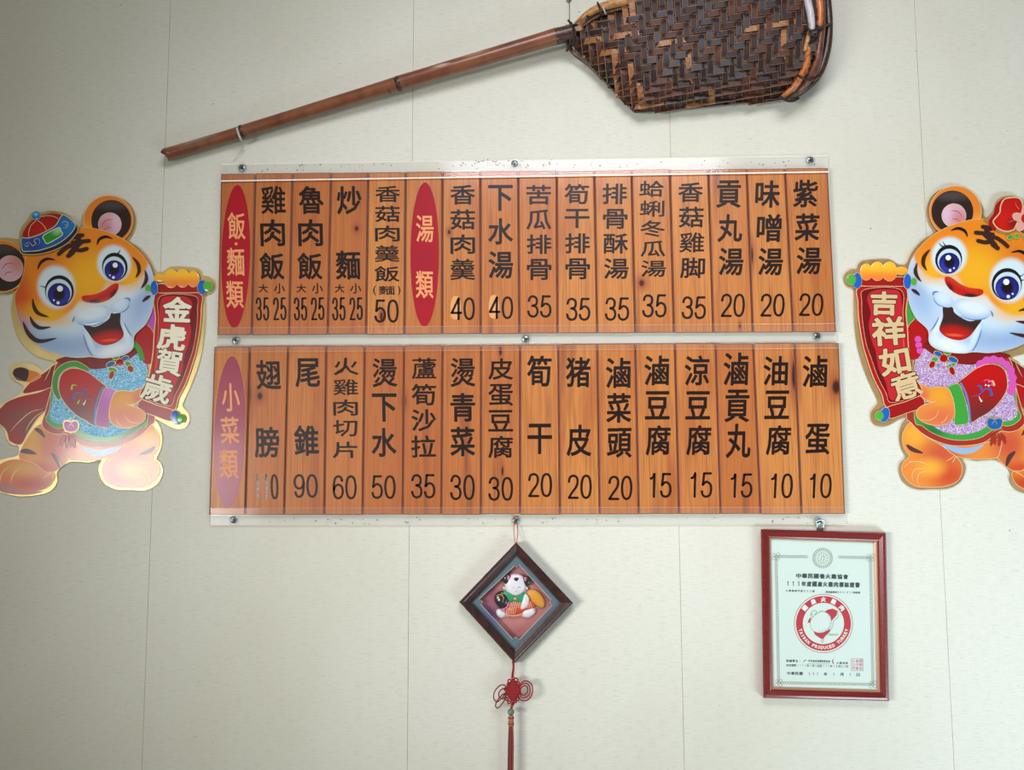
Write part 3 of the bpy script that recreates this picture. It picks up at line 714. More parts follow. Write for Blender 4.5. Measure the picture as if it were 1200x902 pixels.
# ------------------------------------------------------------ certificate in a red frame
cf = thing('certificate_frame', 'certificate with round red emblem in a glossy red wooden frame, tilted slightly clockwise', 'picture frame', 967, 820)
m_rw = mat('red_lacquer', (128, 32, 30), 0.3, coat=0.5, noise=((6, 200, 200), (104, 24, 26), 0.4, 0.7))
m_fil = mat('copper_fillet', (196, 150, 124), 0.35, 0.4)
CO = [(891.5, 620), (1038.2, 624.2), (1041.8, 821.2), (894.5, 817.6)]
def cin(k):      # inset outline by k pixels
    cx0, cy0 = sum(p[0] for p in CO)/4, sum(p[1] for p in CO)/4; o = []
    for x, y in CO: o.append((x+(k if x < cx0 else -k), y+(k if y < cy0 else -k)))
    return o
def bars(root, CO, I, prof, mats, name, m=0):
    """mitred frame bars; prof: list of (t from outer to inner 0..1, depth)"""
    for i in range(4):
        j = (i+1) % 4; v = []; f = []; n = len(prof)
        for t, d in prof:
            for k in (i, j): v.append(W(lerp(CO[k][0], I[k][0], t), lerp(CO[k][1], I[k][1], t), d))
        f = [(2*a, 2*a+1, 2*a+3, 2*a+2) for a in range(n-1)]
        f += [tuple(2*a for a in range(n)), tuple(2*a+1 for a in range(n))]
        mb = MB(); mb.add(v, f); mb.build(name, mats, root)
CI = cin(9.6)
bars(cf, CO, CI, [(0, .003), (0, .017), (.12, .0195), (.35, .020), (.7, .0165), (.85, .015), (1, .0145), (1, .003)], m_rw, 'frame_bar')
CJ = [(x+(2.4 if x < 960 else -4.6), y+(2.2 if y < 700 else -3.4)) for x, y in CI]
bars(cf, CI, CJ, [(0, .0125), (0.25, .0135), (0.5, .012), (.8, .0105), (1, .0095), (1, .003)], m_fil, 'gilt_fillet')
mb = MB(); slab(mb, cin(3), 0.001, 0.003); mb.build('back_panel', m_edge, cf)
m_cp = mat('pale_mint_paper', (208, 224, 214), 0.6)
mb = MB(); slab(mb, CJ, 0.003, 0.0075); pap = mb.build('certificate_sheet', m_cp, cf)
CK = [(903.7, 631.7), (1027.6, 634.2), (1030, 809.5), (906.5, 805.6)]
def CQ(u_, v_):   # 0..1 coordinates on the sheet
    a = (lerp(CK[0][0], CK[1][0], u_), lerp(CK[0][1], CK[1][1], u_)); b = (lerp(CK[3][0], CK[2][0], u_), lerp(CK[3][1], CK[2][1], u_))
    return (lerp(a[0], b[0], v_), lerp(a[1], b[1], v_))
DC = 0.0077
m_tx = mat('certificate_black_print', (44, 58, 60), 0.6); m_grey = mat('certificate_grey_print', (134, 140, 122), 0.6)
m_cr = mat('certificate_red_print', (184, 18, 36), 0.5); m_wh = mat('certificate_white_print', (226, 236, 228), 0.6)
m_seal = mat('seal_pink_print', (196, 140, 150), 0.6)
def ctext(s, xa, xb, yc, ht, m, name, bold=0.0, gaps=None):
    """one printed line between xa and xb on the sheet, character by character"""
    mb = MB(); n = len(s); st = (xb-xa)/n
    for i, c in enumerate(s):
        if c == ' ': continue
        x = xa+(i+0.5)*st; y = yc+(x-965)*0.021
        if c.isdigit(): digit(mb, c, x, y, ht*0.55, ht, DC, 0, ht*0.13); continue
        wch = min(st*0.88, ht*1.05) if ord(c) > 200 else min(st*0.6, ht*0.55)
        if c == '1' : wch = ht*0.28
        if c in '·:-,': put(mb, c, x, y, 0.8, 0.8 if c != ':' else ht*0.6, DC, 0); continue
        put(mb, c, x, y, wch, ht, DC, 0, rot=1.2, bold=bold)
    o = mb.build(name, m, pap); o['kind'] = 'stuff'; return o
ctext('中華民國養火雞協會', 932.5, 994.5, 675.1, 5.8, m_tx, 'title_line', 0.55)
ctext('111年度國產火雞肉標誌證書', 920, 1008, 684.4, 6.2, m_tx, 'title_line', 0.55)
ctext('火雞標證字第003號', 920.5, 955, 692.8, 2.5, m_tx, 'small_line', 0.12)
ctext('業者編號第003-015號證書', 967.5, 1008, 693.4, 2.5, m_tx, 'small_line', 0.12)
ctext('授權單位:', 921, 939, 775.0, 3.0, m_tx, 'small_line', 0.15)
ctext('中央畜產會國產雞協會', 947, 973, 774.6, 2.8, m_tx, 'small_line', 0.1)
ctext('火雞協會', 980, 994, 776.2, 2.8, m_tx, 'small_line', 0.1)
ctext('有效期限:111年1月1日至111年12月31日', 921, 994, 780.2, 2.8, m_tx, 'small_line', 0.12)
ctext('中華民國 111 年 1 月 1 日', 922, 1008, 789.6, 3.8, m_tx, 'date_line', 0.25)
mb = MB(); stroke(mb, [(946, 777.3), (973, 777.8)], 0.35, DC, raw=True, taper='flat'); mb.build('underline', m_grey, pap)
mb = MB(); stroke(mb, [(941, 776), (943.5, 773.4), (945.5, 774)], 1.0, DC, taper='both'); mb.build('small_logo', mat('logo_green', (50, 110, 80), 0.6), pap)
mb = MB(); stroke(mb, [(977, 772), (975.6, 775), (977.5, 778)], 1.3, DC, taper='both'); mb.build('small_logo', m_cr, pap)
# seal
mb = MB(); SX, SY = 1004.5, 778.6
stroke(mb, [(SX-7, SY-7.2), (SX+7, SY-6.9), (SX+7.2, SY+7.2), (SX-6.8, SY+7)], 0.7, DC, 0, closed=True, raw=True)
for a in range(3):
    for b in range(3): put(mb, '國雞協會中養火之印'[a*3+b], SX+(1-a)*4.3, SY+(b-1)*4.3, 3.9, 3.9, DC, 0, bold=0.15)
mb.build('square_seal', m_seal, pap)['kind'] = 'stuff'
# chain border
mb = MB()
def chain(x0, y0, x1, y1):
    n = int(math.hypot(x1-x0, y1-y0)/3.1)
    for i in range(n+1):
        t = i/n; x, y = lerp(x0, x1, t), lerp(y0, y1, t)
        stroke(mb, ell(x, y, 1.55, n=8), 0.55, DC, 0, closed=True, raw=True); slab(mb, ell(x, y, 0.5, n=5), DC, DC)
TL, TR, BR, BL = (909.5, 651.8), (1020, 653.2), (1023, 801.8), (912.5, 799.8)
chain(TL[0], TL[1], 945, 652.2); chain(984, 652.6, TR[0], TR[1]); chain(TR[0], TR[1], BR[0], BR[1]); chain(BL[0], BL[1], BR[0], BR[1]); chain(TL[0], TL[1], BL[0], BL[1])
for (x, y) in (TL, TR, BR, BL):
    for dx, dy in ((-1.8, -1.8), (2.4, 2.4), (2.4, -2.4), (-2.4, 2.4)): stroke(mb, ell(x+dx, y+dy, 1.9, n=8), 0.5, DC, 0, closed=True, raw=True)
mb.build('chain_border', m_grey, pap)['kind'] = 'stuff'
# crest at the top
mb = MB(); 
for r, wd in ((11.5, 0.6), (8.6, 0.4), (6.2, 0.4)): stroke(mb, ell(964, 653.7, r, n=32), wd, DC, 0, closed=True, raw=True)
for i in range(26):
    a = 2*math.pi*i/26; slab(mb, [(964+math.cos(a+da)*r, 653.7+math.sin(a+da)*r) for r, da in ((9.3, -.06), (10.8, -.06), (10.8, .06), (9.3, .06))], DC, DC)
for i in range(10):
    a = 2*math.pi*i/10; stroke(mb, [(964+math.cos(a)*r, 653.7+math.sin(a)*r) for r in (3.2, 6)], 0.4, DC, 0, raw=True, taper='flat')
stroke(mb, [(962, 656.5), (964, 651), (966, 653), (964.5, 657)], 0.6, DC, 0)
mb.build('round_crest', m_grey, pap)['kind'] = 'stuff'
# round red emblem
EX, EY = 965.0, 730.4
mb = MB(); stroke(mb, ell(EX, EY, 34.2, n=56), 0.6, DC, 0, closed=True, raw=True, h=0); stroke(mb, ell(EX, EY, 28.2, n=56), 8.0, DC, 0, closed=True, raw=True, h=0)
em = mb.build('red_emblem_ring', m_cr, pap)
for i, c in enumerate('國產火雞肉'):
    a = math.radians(-90-50+25*i+0); mb = MB(); put(mb, c, EX+28.2*math.cos(a), EY+28.2*math.sin(a), 6.0, 6.0, DC+.0002, 0, rot=math.degrees(a)+90, bold=0.5); mb.build('emblem_character', m_wh, pap)
mb = MB(); S_ = 'TAIWAN PRODUCED TURKEY'
for i, c in enumerate(S_):
    a = math.radians(164-148*i/(len(S_)-1))
    if c != ' ': put(mb, c, EX+28.2*math.cos(a), EY+28.2*math.sin(a), 2.9 if c != 'I' else 1.0, 3.9, DC+.0002, 0, rot=math.degrees(a)-90, bold=0.3)
mb.build('emblem_lettering', m_wh, pap)['kind'] = 'stuff'
def E_(*p): return [(900+x/9.23, 690+y/9.23) for x, y in p]
mb = MB()
slab(mb, E_((610, 245), (650, 222), (700, 212), (750, 235), (742, 285), (700, 330), (685, 345), (678, 300), (655, 270)), DC, DC)
slab(mb, E_((492, 458), (540, 472), (600, 468), (645, 448), (672, 425), (668, 460), (625, 500), (590, 545), (545, 520), (510, 495)), DC, DC)
slab(mb, E_((428, 370), (440, 330), (470, 295), (455, 360)), DC, DC)
mb.build('island_print', m_cr, pap)['kind'] = 'stuff'
mb = MB()
stroke(mb, E_((560, 250), (500, 290), (460, 350), (470, 430), (530, 470), (600, 468), (650, 430), (682, 370), (675, 300), (640, 262), (600, 245), (560, 250)), 0.45, DC, 0)
for i in range(9):
    a = math.radians(-45+i*19); stroke(mb, [(964+math.cos(a)*r+(-0.5), 728.5+math.sin(a)*r) for r in (9.4, 12)], 0.4, DC, 0, raw=True, taper='flat')
stroke(mb, E_((455, 290), (480, 240), (515, 232), (525, 260), (500, 275)), 0.7, DC, 0)
stroke(mb, E_((470, 260), (478, 290), (490, 300)), 0.6, DC, 0)
stroke(mb, E_((540, 262), (575, 235), (610, 245)), 0.45, DC, 0)
stroke(mb, E_((750, 235), (758, 300), (715, 340), (700, 400), (660, 470), (610, 520), (590, 580), (575, 550)), 0.6, DC, 0)
put(mb, '國產認證', 977, 743.4, 10.5, 2.2, DC, 0)
mb.build('turkey_line_print', m_grey, pap)['kind'] = 'stuff'
m_glass = clear('picture_glass', (235, 250, 245), 0.01, 0.03)
mb = MB(); slab(mb, CI, 0.0105, 0.0115); mb.build('glass_pane', m_glass, cf)
mb = MB(); tube(mb, [(958, 621, .006), (957.5, 615, .009), (956.5, 611, .0105), (961.5, 609, .0115), (965.5, 611, .0105), (964.8, 615, .009), (964, 621, .006)], 0.7, 0, 6)
slab(mb, [(957, 618.5), (965, 618.7), (965, 621.5), (957, 621.3)], 0.004, 0.008); mb.build('wire_hanger', m_steel, cf)
# ------------------------------------------------------------ printed card tigers
def A(*p): return [(x/4.512, 220+y/4.512) for x, y in p]
def B(*p): return [(x/4.512, 390+y/4.512) for x, y in p]
def H(*p): return [(x/9.023, 225+y/9.023) for x, y in p]       # hat area
def AE(cx, cy, rx, ry=None, rot=0, n=28): return ell(cx/4.512, 220+cy/4.512, rx/4.512, (rx if ry is None else ry)/4.512, rot, n)
def BE(cx, cy, rx, ry=None, rot=0, n=28): return ell(cx/4.512, 390+cy/4.512, rx/4.512, (rx if ry is None else ry)/4.512, rot, n)
def ab(x, y, rx, ry, rot, soft, c): return (x/4.512, 220+y/4.512, rx/4.512, ry/4.512, rot, soft, c)
def bb(x, y, rx, ry, rot, soft, c): return (x/4.512, 390+y/4.512, rx/4.512, ry/4.512, rot, soft, c)
GL = dict(rough=0.28, coat=0.35)
m_gold = mat('gold_foil', (214, 184, 112), 0.34, 0.55, noise=((14, 14, 14), (228, 204, 150), 0.35, 0.7))
m_bronze = mat('dull_gold_foil', (178, 140, 92), 0.38, 0.4, noise=((14, 14, 14), (206, 172, 122), 0.35, 0.7))
m_line = mat('pale_gold_line', (236, 206, 152), 0.35, 0.2)
m_brown = mat('dark_brown_print', (62, 30, 30), **GL)
m_black = mat('black_print', (18, 14, 26), **GL)
OR = (238, 140, 30); YE = (246, 178, 34); RO = (214, 84, 24)
m_face = mat('face_print', (196, 216, 236), blobs=[
    ab(340, 800, 260, 90, 0, 0.8, (150, 178, 216)), ab(110, 690, 70, 190, -18, 0.7, (156, 182, 218)), ab(760, 600, 60, 130, 20, 0.9, (160, 186, 222)),
    ab(470, 655, 110, 70, -20, 0.9, (224, 240, 248)), ab(330, 720, 130, 60, 10, 1.0, (206, 230, 242)),
    ab(650, 560, 90, 40, -30, 0.9, (216, 236, 246)),
    ab(250, 525, 186, 176, -12, 0.07, OR), ab(640, 372, 146, 142, 0, 0.07, OR), ab(430, 350, 330, 190, -20, 0.05, OR), ab(440, 505, 120, 90, -20, 0.12, OR),
    ab(95, 560, 70, 150, -10, 0.9, RO), ab(560, 330, 120, 80, 0, 1.0, (236, 130, 26)), ab(300, 400, 120, 60, 0, 1.0, (226, 120, 26)),
    ab(470, 470, 150, 120, -20, 0.9, YE), ab(250, 670, 110, 50, 10, 0.9, YE), ab(690, 470, 60, 60, 0, 0.9, YE),
    ab(298, 525, 98, 112, -8, 0.16, (216, 234, 240)), ab(604, 400, 88, 96, -8, 0.16, (216, 234, 240))], **GL)
m_white = mat('eye_white_print', (206, 226, 232), **GL)
m_puffw = mat('muzzle_print', (168, 196, 226), blobs=[ab(480, 662, 90, 40, -8, 0.5, (224, 238, 246)), ab(630, 610, 46, 38, -20, 0.6, (212, 230, 244))], **GL)
m_lip = mat('jaw_print', (176, 200, 232), blobs=[ab(600, 860, 100, 34, -18, 0.8, (232, 242, 248)), ab(470, 800, 14, 80, -22, 0.8, (214, 230, 244)), ab(668, 760, 20, 70, -10, 0.8, (222, 236, 246))], **GL)
m_shadowb = mat('blue_crease_print', (104, 136, 184), **GL)
m_mouth = mat('mouth_print', (58, 34, 32), blobs=[ab(570, 815, 100, 52, -10, 0.5, (196, 22, 18)), ab(578, 806, 40, 7, -4, 0.6, (226, 92, 56))], **GL)
m_nose = mat('nose_print', (196, 26, 18), blobs=[ab(540, 540, 80, 18, -28, 0.8, (214, 62, 34)), ab(498, 602, 34, 10, -6, 0.5, (64, 28, 34)), ab(600, 560, 12, 26, 35, 0.6, (90, 20, 24))], **GL)
m_iris = mat('iris_print', (26, 24, 110), blobs=[ab(330, 575, 50, 36, 0, 0.9, (54, 56, 170)), ab(620, 455, 42, 30, 0, 0.9, (54, 56, 170)), ab(312, 562, 32, 34, 0, 0.3, (22, 10, 20)), ab(603, 433, 27, 29, 0, 0.3, (22, 10, 20))], **GL)
m_hl = mat('white_print', (240, 246, 250), **GL)
m_orange = mat('orange_fur_print', (232, 130, 40), blobs=[(129, 270, 8, 20, 0, 0.6, (236, 128, 28)), (101, 272, 6, 10, 0, 0.8, (246, 160, 60))], **GL)
m_ear = mat('ear_black_print', (46, 30, 30), blobs=[(130.4, 240, 18, 5, 0, 0.9, (74, 66, 68)), (3, 290, 18, 6, 0, 0.9, (74, 60, 60))], **GL)
m_pink = mat('ear_pink_print', (218, 170, 184), blobs=[(138, 258, 6, 12, 0, 0.9, (226, 190, 206)), (121, 266, 8, 8, 0, 0.9, (206, 134, 136)), (22, 306, 10, 12, 0, 0.9, (206, 130, 124))], **GL)
def legmat(nm_, glare_wash):
    if glare_wash: base, y, r, p = (226, 158, 104), (240, 196, 122), (214, 92, 46), (216, 140, 120)  # unused variant with the window glare painted into the leg colours
    else: base, y, r, p = (232, 138, 60), (242, 170, 60), (206, 78, 44), (206, 88, 56)
    return mat(nm_, base, blobs=[bb(170, 570, 70, 90, 0, 0.8, y), bb(300, 600, 80, 90, 0, 0.8, p), bb(240, 730, 110, 40, 0, 0.7, r),
        bb(640, 640, 90, 60, 0, 0.9, p), bb(600, 760, 90, 70, 0, 0.9, r if not glare_wash else (214, 110, 96)), bb(700, 720, 60, 40, 0, 0.9, y), bb(780, 550, 50, 50, 0, 0.9, y)], **GL)
def footmat(nm_): return mat(nm_, (226, 116, 40), blobs=[bb(110, 710, 90, 40, 0, 0.9, (236, 160, 60)), bb(200, 800, 110, 34, 0, 0.9, (196, 66, 34)), bb(700, 740, 70, 40, 0, 0.9, (234, 152, 92))], **GL)
m_belly = mat('pale_belly_print', (150, 180, 214), **GL)
m_stripe2 = mat('stripe_print', (86, 50, 50), **GL); m_stripe_glare = mat('stripe_print_glare', (76, 92, 108), **GL)  # the bluish one has window glare painted over brown stripes, unused
m_rob = mat('robe_red_print', (176, 16, 20), blobs=[bb(420, 230, 120, 60, 0, 1.0, (196, 12, 14)), bb(420, 440, 150, 70, 0, 1.0, (116, 38, 36)), bb(100, 450, 140, 70, 0, 0.9, (150, 66, 58)), bb(200, 520, 70, 60, 0, 0.9, (106, 56, 54))], **GL)  # red print; brownish cape areas have the window glare painted in
m_rob2 = mat('robe_dark_red_print', (128, 24, 24), blobs=[bb(170, 270, 90, 50, 0, 0.9, (178, 20, 22))], **GL)
m_hem = mat('hem_red_print', (166, 46, 36), **GL)
m_green = mat('green_band_print', (62, 158, 60), blobs=[bb(700, 540, 60, 40, 0, 1, (30, 112, 56)), bb(300, 340, 20, 80, 0, 1, (44, 140, 60))], **GL)
m_mag = mat('magenta_band_print', (186, 84, 178), blobs=[bb(550, 470, 50, 50, 0, 1, (160, 40, 130)), bb(580, 310, 40, 40, 0, 1, (204, 130, 206))], **GL)
m_pinkband = mat('pink_scallop_print', (216, 84, 176), **GL)
def glitter(c1, c2, c3):
    def ex(nt, b, cur):
        N = nt.nodes; L = nt.links
        tc = N.new('ShaderNodeTexCoord'); vo = N.new('ShaderNodeTexVoronoi'); vo.inputs['Scale'].default_value = 700
        L.new(tc.outputs['Object'], vo.inputs['Vector']); sp = N.new('ShaderNodeSeparateColor'); L.new(vo.outputs['Color'], sp.inputs[0])
        cr = N.new('ShaderNodeValToRGB'); e = cr.color_ramp.elements
        e[0].color = lin(c1); e[1].color = lin(c3); e[1].position = 0.92; x = e.new(0.5); x.color = lin(c2)
        L.new(sp.outputs[0], cr.inputs[0]); L.new(cr.outputs[0], b.inputs['Base Color']); b.inputs['Metallic'].default_value = 0.15
    return ex
m_gblue = mat('blue_glitter', (80, 170, 210), 0.4, extra=glitter((52, 132, 186), (92, 178, 214), (196, 226, 236)))
m_glil = mat('lilac_glitter', (190, 150, 200), 0.4, extra=glitter((150, 104, 168), (190, 148, 200), (238, 222, 240)))
m_scroll = mat('scroll_red_print', (176, 16, 24), **GL); m_scrolld = mat('scroll_dark_red_print', (112, 6, 14), **GL); m_scrolll = mat('scroll_halo_print', (196, 32, 44), **GL)
m_roll = mat('scroll_rod_print', (158, 18, 22), **GL)
m_fing = mat('finger_print', (248, 170, 44), blobs=[(212.5, 335, 34, 7, 0, 0.9, (242, 128, 48)), (212, 318, 34, 6, 0, 0.9, (252, 194, 50))], **GL)
m_hand = mat('hand_print', (230, 140, 60), blobs=[bb(650, 350, 50, 40, 0, 0.9, (236, 160, 48)), bb(650, 460, 90, 40, 0, 0.9, (222, 112, 72)), bb(735, 345, 25, 30, 0, 0.9, (222, 110, 70))], **GL)
m_bluecap = mat('blue_cap_print', (22, 98, 186), blobs=[(0, 0, 1, 1, 0, .1, (20, 60, 170))], **GL)
m_greenball = mat('green_ball_print', (84, 170, 60), **GL); m_greenl = mat('light_green_print', (160, 214, 90), **GL)
m_cream = mat('cream_foil_lettering', (240, 234, 206), 0.4); m_tan = mat('tan_foil_lettering', (214, 186, 138), 0.4)
m_letdark = mat('dark_letter_edge', (70, 24, 18), 0.4)
m_hatred = mat('hat_red_print', (164, 10, 10), blobs=[(48, 270, 14, 9, 0, 0.9, (190, 22, 14))], **GL)
m_hatblue = mat('hat_blue_print', (22, 96, 170), blobs=[(38, 287, 10, 8, 0, 0.8, (28, 64, 150)), (80, 264, 10, 10, 0, 0.9, (30, 120, 190))], **GL)
m_jade = mat('jade_print', (44, 150, 40), blobs=[(68, 270, 6, 4, -30, 0.8, (150, 210, 150))], **GL)
m_navy = mat('navy_print', (22, 36, 62), **GL)
m_ball = mat('blue_bead_print', (24, 128, 196), blobs=[(42, 251, 2.4, 1.8, 0, 0.8, (130, 206, 232))], **GL)
m_bow = mat('bow_red_print', (190, 14, 16), blobs=[(1176, 258, 10, 12, 0, 1, (206, 24, 16)), (1188, 262, 6, 5, 0, 1, (140, 12, 18))], **GL)
m_petal = mat('petal_pink_print', (232, 160, 156), **GL); m_cfl = mat('small_flower_print', (90, 130, 200), **GL)

def tiger(root, T, female):
    lay = [0.0034]
    def D(): lay[0] += 0.00005; return lay[0]
    sc_px = 1.0
    def S(name, par, pts, m, smooth=True, puffy=0.0, edge=None, ew=0.7):
        """one printed piece: raised outline, optionally with its own pale line"""
        d = D(); mb = MB(); q = cat(pts, 5) if smooth else pts
        if puffy: puff(mb, q, d-0.00003, puffy, 0, T, rings=4, base=0.0002)
        else: slab(mb, q, d-0.0002, d, 0, T)
        mats = [m]
        if edge:
            mats.append(edge); stroke(mb, q, ew, d+0.00003, 1, T, closed=True, raw=True)
        return mb.build(name, mats, par)
    def K(name, par, lines, m, wd=0.7, taper='both'):
        d = D(); mb = MB()
        for l in lines:
            if isinstance(l, tuple): stroke(mb, l[0], l[1], d, 0, T, taper)
            else: stroke(mb, l, wd, d, 0, T, taper)
        o = mb.build(name, m, par)
        if len(lines) > 1: o['kind'] = 'stuff'
        return o
    gold = m_bronze if female else m_gold
    # card
    up_l = A((-60, 530), (-125, 460), (-140, 400), (-100, 315), (-40, 275), (20, 264), (60, 266), (98, 270))
    hat = A((102, 240), (115, 205), (150, 160), (163, 135), (190, 122), (215, 133), (260, 120), (320, 128), (370, 150), (405, 190), (424, 208))
    rest = A((430, 160), (450, 120), (485, 76), (530, 50), (580, 43), (640, 55), (690, 90), (715, 140), (718, 190), (705, 240), (685, 280), (740, 318), (790, 375), (822, 438), (850, 444), (870, 438), (895, 420), (930, 414), (965, 416), (1000, 418), (1040, 424), (1062, 440), (1072, 465), (1100, 468), (1130, 490), (1138, 520), (1122, 555), (1087, 572), (1086, 640), (1083, 740), (1070, 850)) + \
        B((1062, 120), (1040, 200), (1000, 300), (966, 375), (972, 397), (998, 430), (1000, 468), (982, 498), (945, 508), (910, 500), (870, 478), (822, 456), (846, 500), (857, 560), (847, 620), (826, 665), (850, 692), (860, 730), (845, 780), (810, 815), (760, 832), (700, 830), (620, 828), (560, 802), (530, 760), (521, 712), (536, 670), (470, 684), (370, 682), (302, 735), (303, 780), (280, 825), (230, 850), (120, 864), (30, 850), (-40, 820), (-62, 760), (-40, 700), (10, 668), (90, 650), (100, 600), (60, 590), (35, 560), (20, 510), (0, 488), (-60, 475), (-70, 430), (0, 383), (60, 345), (105, 322), (125, 285), (95, 262), (62, 238), (52, 200), (75, 165), (130, 157), (190, 170), (228, 202), (262, 172), (290, 152), (200, 125), (140, 80), (100, 30)) + \
        A((75, 730), (58, 640), (70, 558), (30, 562))
    if female:   # bow instead of the hat: keep the brow line (tiger side), the bow piece is added as its own card
        hat = A((140, 300), (220, 262), (330, 222), (424, 200))
    d0 = 0.0002; mb = MB(); q = cat(up_l+hat+rest, 4)
    slab(mb, q, d0, 0.0030, 0, T); card = mb.build('card_backing', gold, root)
    # cape, tail, legs
    if not female:
        c1 = S('cape_lining', root, B((285, 168), (240, 205), (165, 255), (120, 318), (200, 308), (285, 285), (285, 230), (310, 165)), m_rob2, edge=m_line)
    else:
        c1 = S('cape_lining', root, B((285, 168), (230, 205), (150, 265), (120, 318), (200, 308), (285, 285), (285, 230), (310, 165)), m_rob2, edge=m_line)
    tail = S('tail', root, B((150, 193), (192, 205), (216, 226), (200, 242), (145, 262), (70, 225), (75, 190), (110, 180)), m_orange, edge=m_line, ew=0.5)
    S('tail_tip', tail, B((68, 215), (77, 192), (110, 181), (145, 190), (152, 215), (142, 250), (125, 256), (88, 246)), m_brown)
    cp = S('cape', root, B((275, 290), (200, 315), (110, 335), (40, 362), (0, 398), (-45, 430), (-35, 472), (5, 487), (35, 522), (52, 572), (110, 590), (150, 525), (200, 450), (250, 405), (282, 345)), m_rob, edge=m_line)
    K('cape_fold', cp, [B((230, 400), (160, 420), (90, 480), (52, 525)), B((250, 405), (190, 440), (150, 490), (135, 530)), B((275, 170), (255, 215), (235, 255))], m_line, 0.7)
    lg1 = S('leg', root, B((225, 478), (180, 505), (140, 560), (110, 615), (100, 655), (130, 690), (200, 735), (282, 735), (330, 702), (364, 665), (376, 600), (350, 530), (290, 480)), legmat('leg_print_'+('f' if female else 'm')+'a', False), edge=m_line)
    ms = m_stripe2
    for w_, l in ((5, B((180, 505), (210, 520), (240, 555))), (6, B((106, 628), (140, 625), (195, 640))), (5.5, B((270, 635), (300, 665), (318, 715)))): K('leg_stripe', lg1, [(l, w_)], ms)
    ft1 = S('foot', root, B((-30, 780), (-38, 735), (-10, 700), (40, 675), (90, 668), (150, 678), (205, 705), (240, 735), (284, 738), (284, 778), (245, 820), (165, 842), (60, 838), (0, 812)), footmat('foot_print_'+('f' if female else 'm')), edge=m_line)
    K('toe_line', ft1, [B((0, 795), (5, 755), (25, 725), (55, 705)), B((58, 800), (62, 765), (80, 735), (110, 715)), B((225, 770), (250, 750), (280, 738))], m_line, 0.9)
    if not female: 
        so = S('sole', ft1, B((-40, 792), (20, 790), (80, 812), (150, 835), (230, 838), (150, 855), (40, 848), (-20, 825)), mat('sole_print', (196, 120, 112), **GL))
    cr = S('belly', root, B((345, 575), (420, 590), (540, 600), (650, 590), (620, 645), (540, 668), (460, 676), (372, 670), (350, 640)), legmat('leg_print_'+('f' if female else 'm')+'b', False), edge=m_line)
    S('belly_patch', cr, B((430, 600), (520, 618), (645, 600), (600, 630), (540, 650), (480, 640)), m_belly)
    lg2 = S('leg', root, B((792, 482), (828, 520), (842, 570), (828, 625), (805, 660), (835, 690), (843, 735), (818, 782), (770, 815), (700, 820), (625, 815), (565, 790), (540, 745), (545, 695), (575, 658), (600, 640), (650, 600), (720, 560), (765, 520)), legmat('leg_print_'+('f' if female else 'm')+'c', False), edge=m_line)
    K('leg_stripe', lg2, [(B((820, 600), (790, 625), (735, 645)), 5)], ms)
    K('toe_line', lg2, [B((710, 705), (750, 690), (800, 690), (835, 720)), B((730, 725), (770, 725), (790, 750), (788, 790)), B((700, 735), (750, 745), (765, 780), (755, 815)), B((575, 655), (595, 672), (620, 685)), B((572, 660), (580, 680), (590, 695))], m_line, 0.8)
    # robe
    rb = S('robe_hem', root, B((300, 160), (270, 300), (238, 420), (222, 480), (250, 520), (300, 536), (345, 532), (385, 562), (440, 594), (520, 606), (600, 604), (680, 578), (745, 540), (795, 490), (820, 452), (800, 300), (770, 120), (700, 60), (400, 110)), m_hem, edge=m_line)
    S('robe_green_border', rb, B((300, 200), (262, 400), (242, 455), (268, 490), (310, 506), (350, 502), (400, 536), (450, 566), (520, 578), (600, 574), (680, 545), (740, 505), (780, 460), (760, 150), (500, 130)), m_green, edge=m_line, ew=0.5)
    S('glitter_bib', rb, B((300, 230), (276, 360), (262, 420), (266, 455), (292, 476), (330, 482), (392, 492), (440, 525), (520, 548), (600, 545), (660, 522), (730, 470), (780, 420), (775, 160), (745, 90), (640, 120), (460, 190)), m_glil if female else m_gblue)
    S('sleeve', root, A((705, 785), (765, 735), (800, 715), (830, 700), (820, 900), (770, 930), (735, 880)), m_rob)
    cu = S('sleeve_cuff', root, A((778, 712), (803, 650), (822, 600), (835, 640), (825, 770), (800, 745)), m_green if female else m_mag, edge=m_line, ew=0.5)
    co = S('collar', root, B((440, 165), (480, 190), (570, 184), (650, 158), (710, 120), (735, 95), (700, 60), (560, 90), (420, 110), (300, 140), (330, 160)), m_rob2)
    if female:
        mb = MB(); dd = D()
        for i, (x, y) in enumerate([(762, 60), (758, 90), (752, 118)]): slab(mb, BE(x, y, 17, 17, n=14), dd-0.0002, dd, 0, T)
        mb.build('scallop_trim', m_pinkband, root)['kind'] = 'stuff'
    else: K('shoulder_trim', root, [(B((700, 48), (735, 85), (752, 145)), 6)], m_green, taper='flat')
    # flower clasp at the collar
    fl = S('collar_flower', root, BE(632, 158, 20, 20), m_hatred, puffy=0.0006, edge=m_line, ew=0.8)
    for (x, y, rx, ry, r, m) in ((585, 165, 26, 14, -25, m_hatblue), (660, 135, 22, 13, -25, m_hatblue), (595, 195, 25, 12, 20, m_green), (678, 165, 18, 14, 30, m_green), (615, 130, 20, 10, -20, m_green), (590, 222, 14, 24, 20, m_hatred), (690, 190, 15, 20, -30, m_hatred)):
        S('petal', fl, BE(x, y, rx, ry, r, n=14), m, edge=m_line, ew=0.6)
    if female:
        for (x, y, m) in ((600, 195, m_cfl), (632, 205, m_pinkband), (660, 195, m_cfl)): S('bead', fl, BE(x, y, 9, 9, n=10), m, edge=m_line, ew=0.4)
    # lower clasp with tassels
    cl = S('robe_clasp', root, B((335, 480), (350, 462), (375, 470), (400, 462), (415, 480), (408, 512), (380, 525), (345, 515)), m_hatblue if female else m_mag, edge=m_gold, ew=1.4)
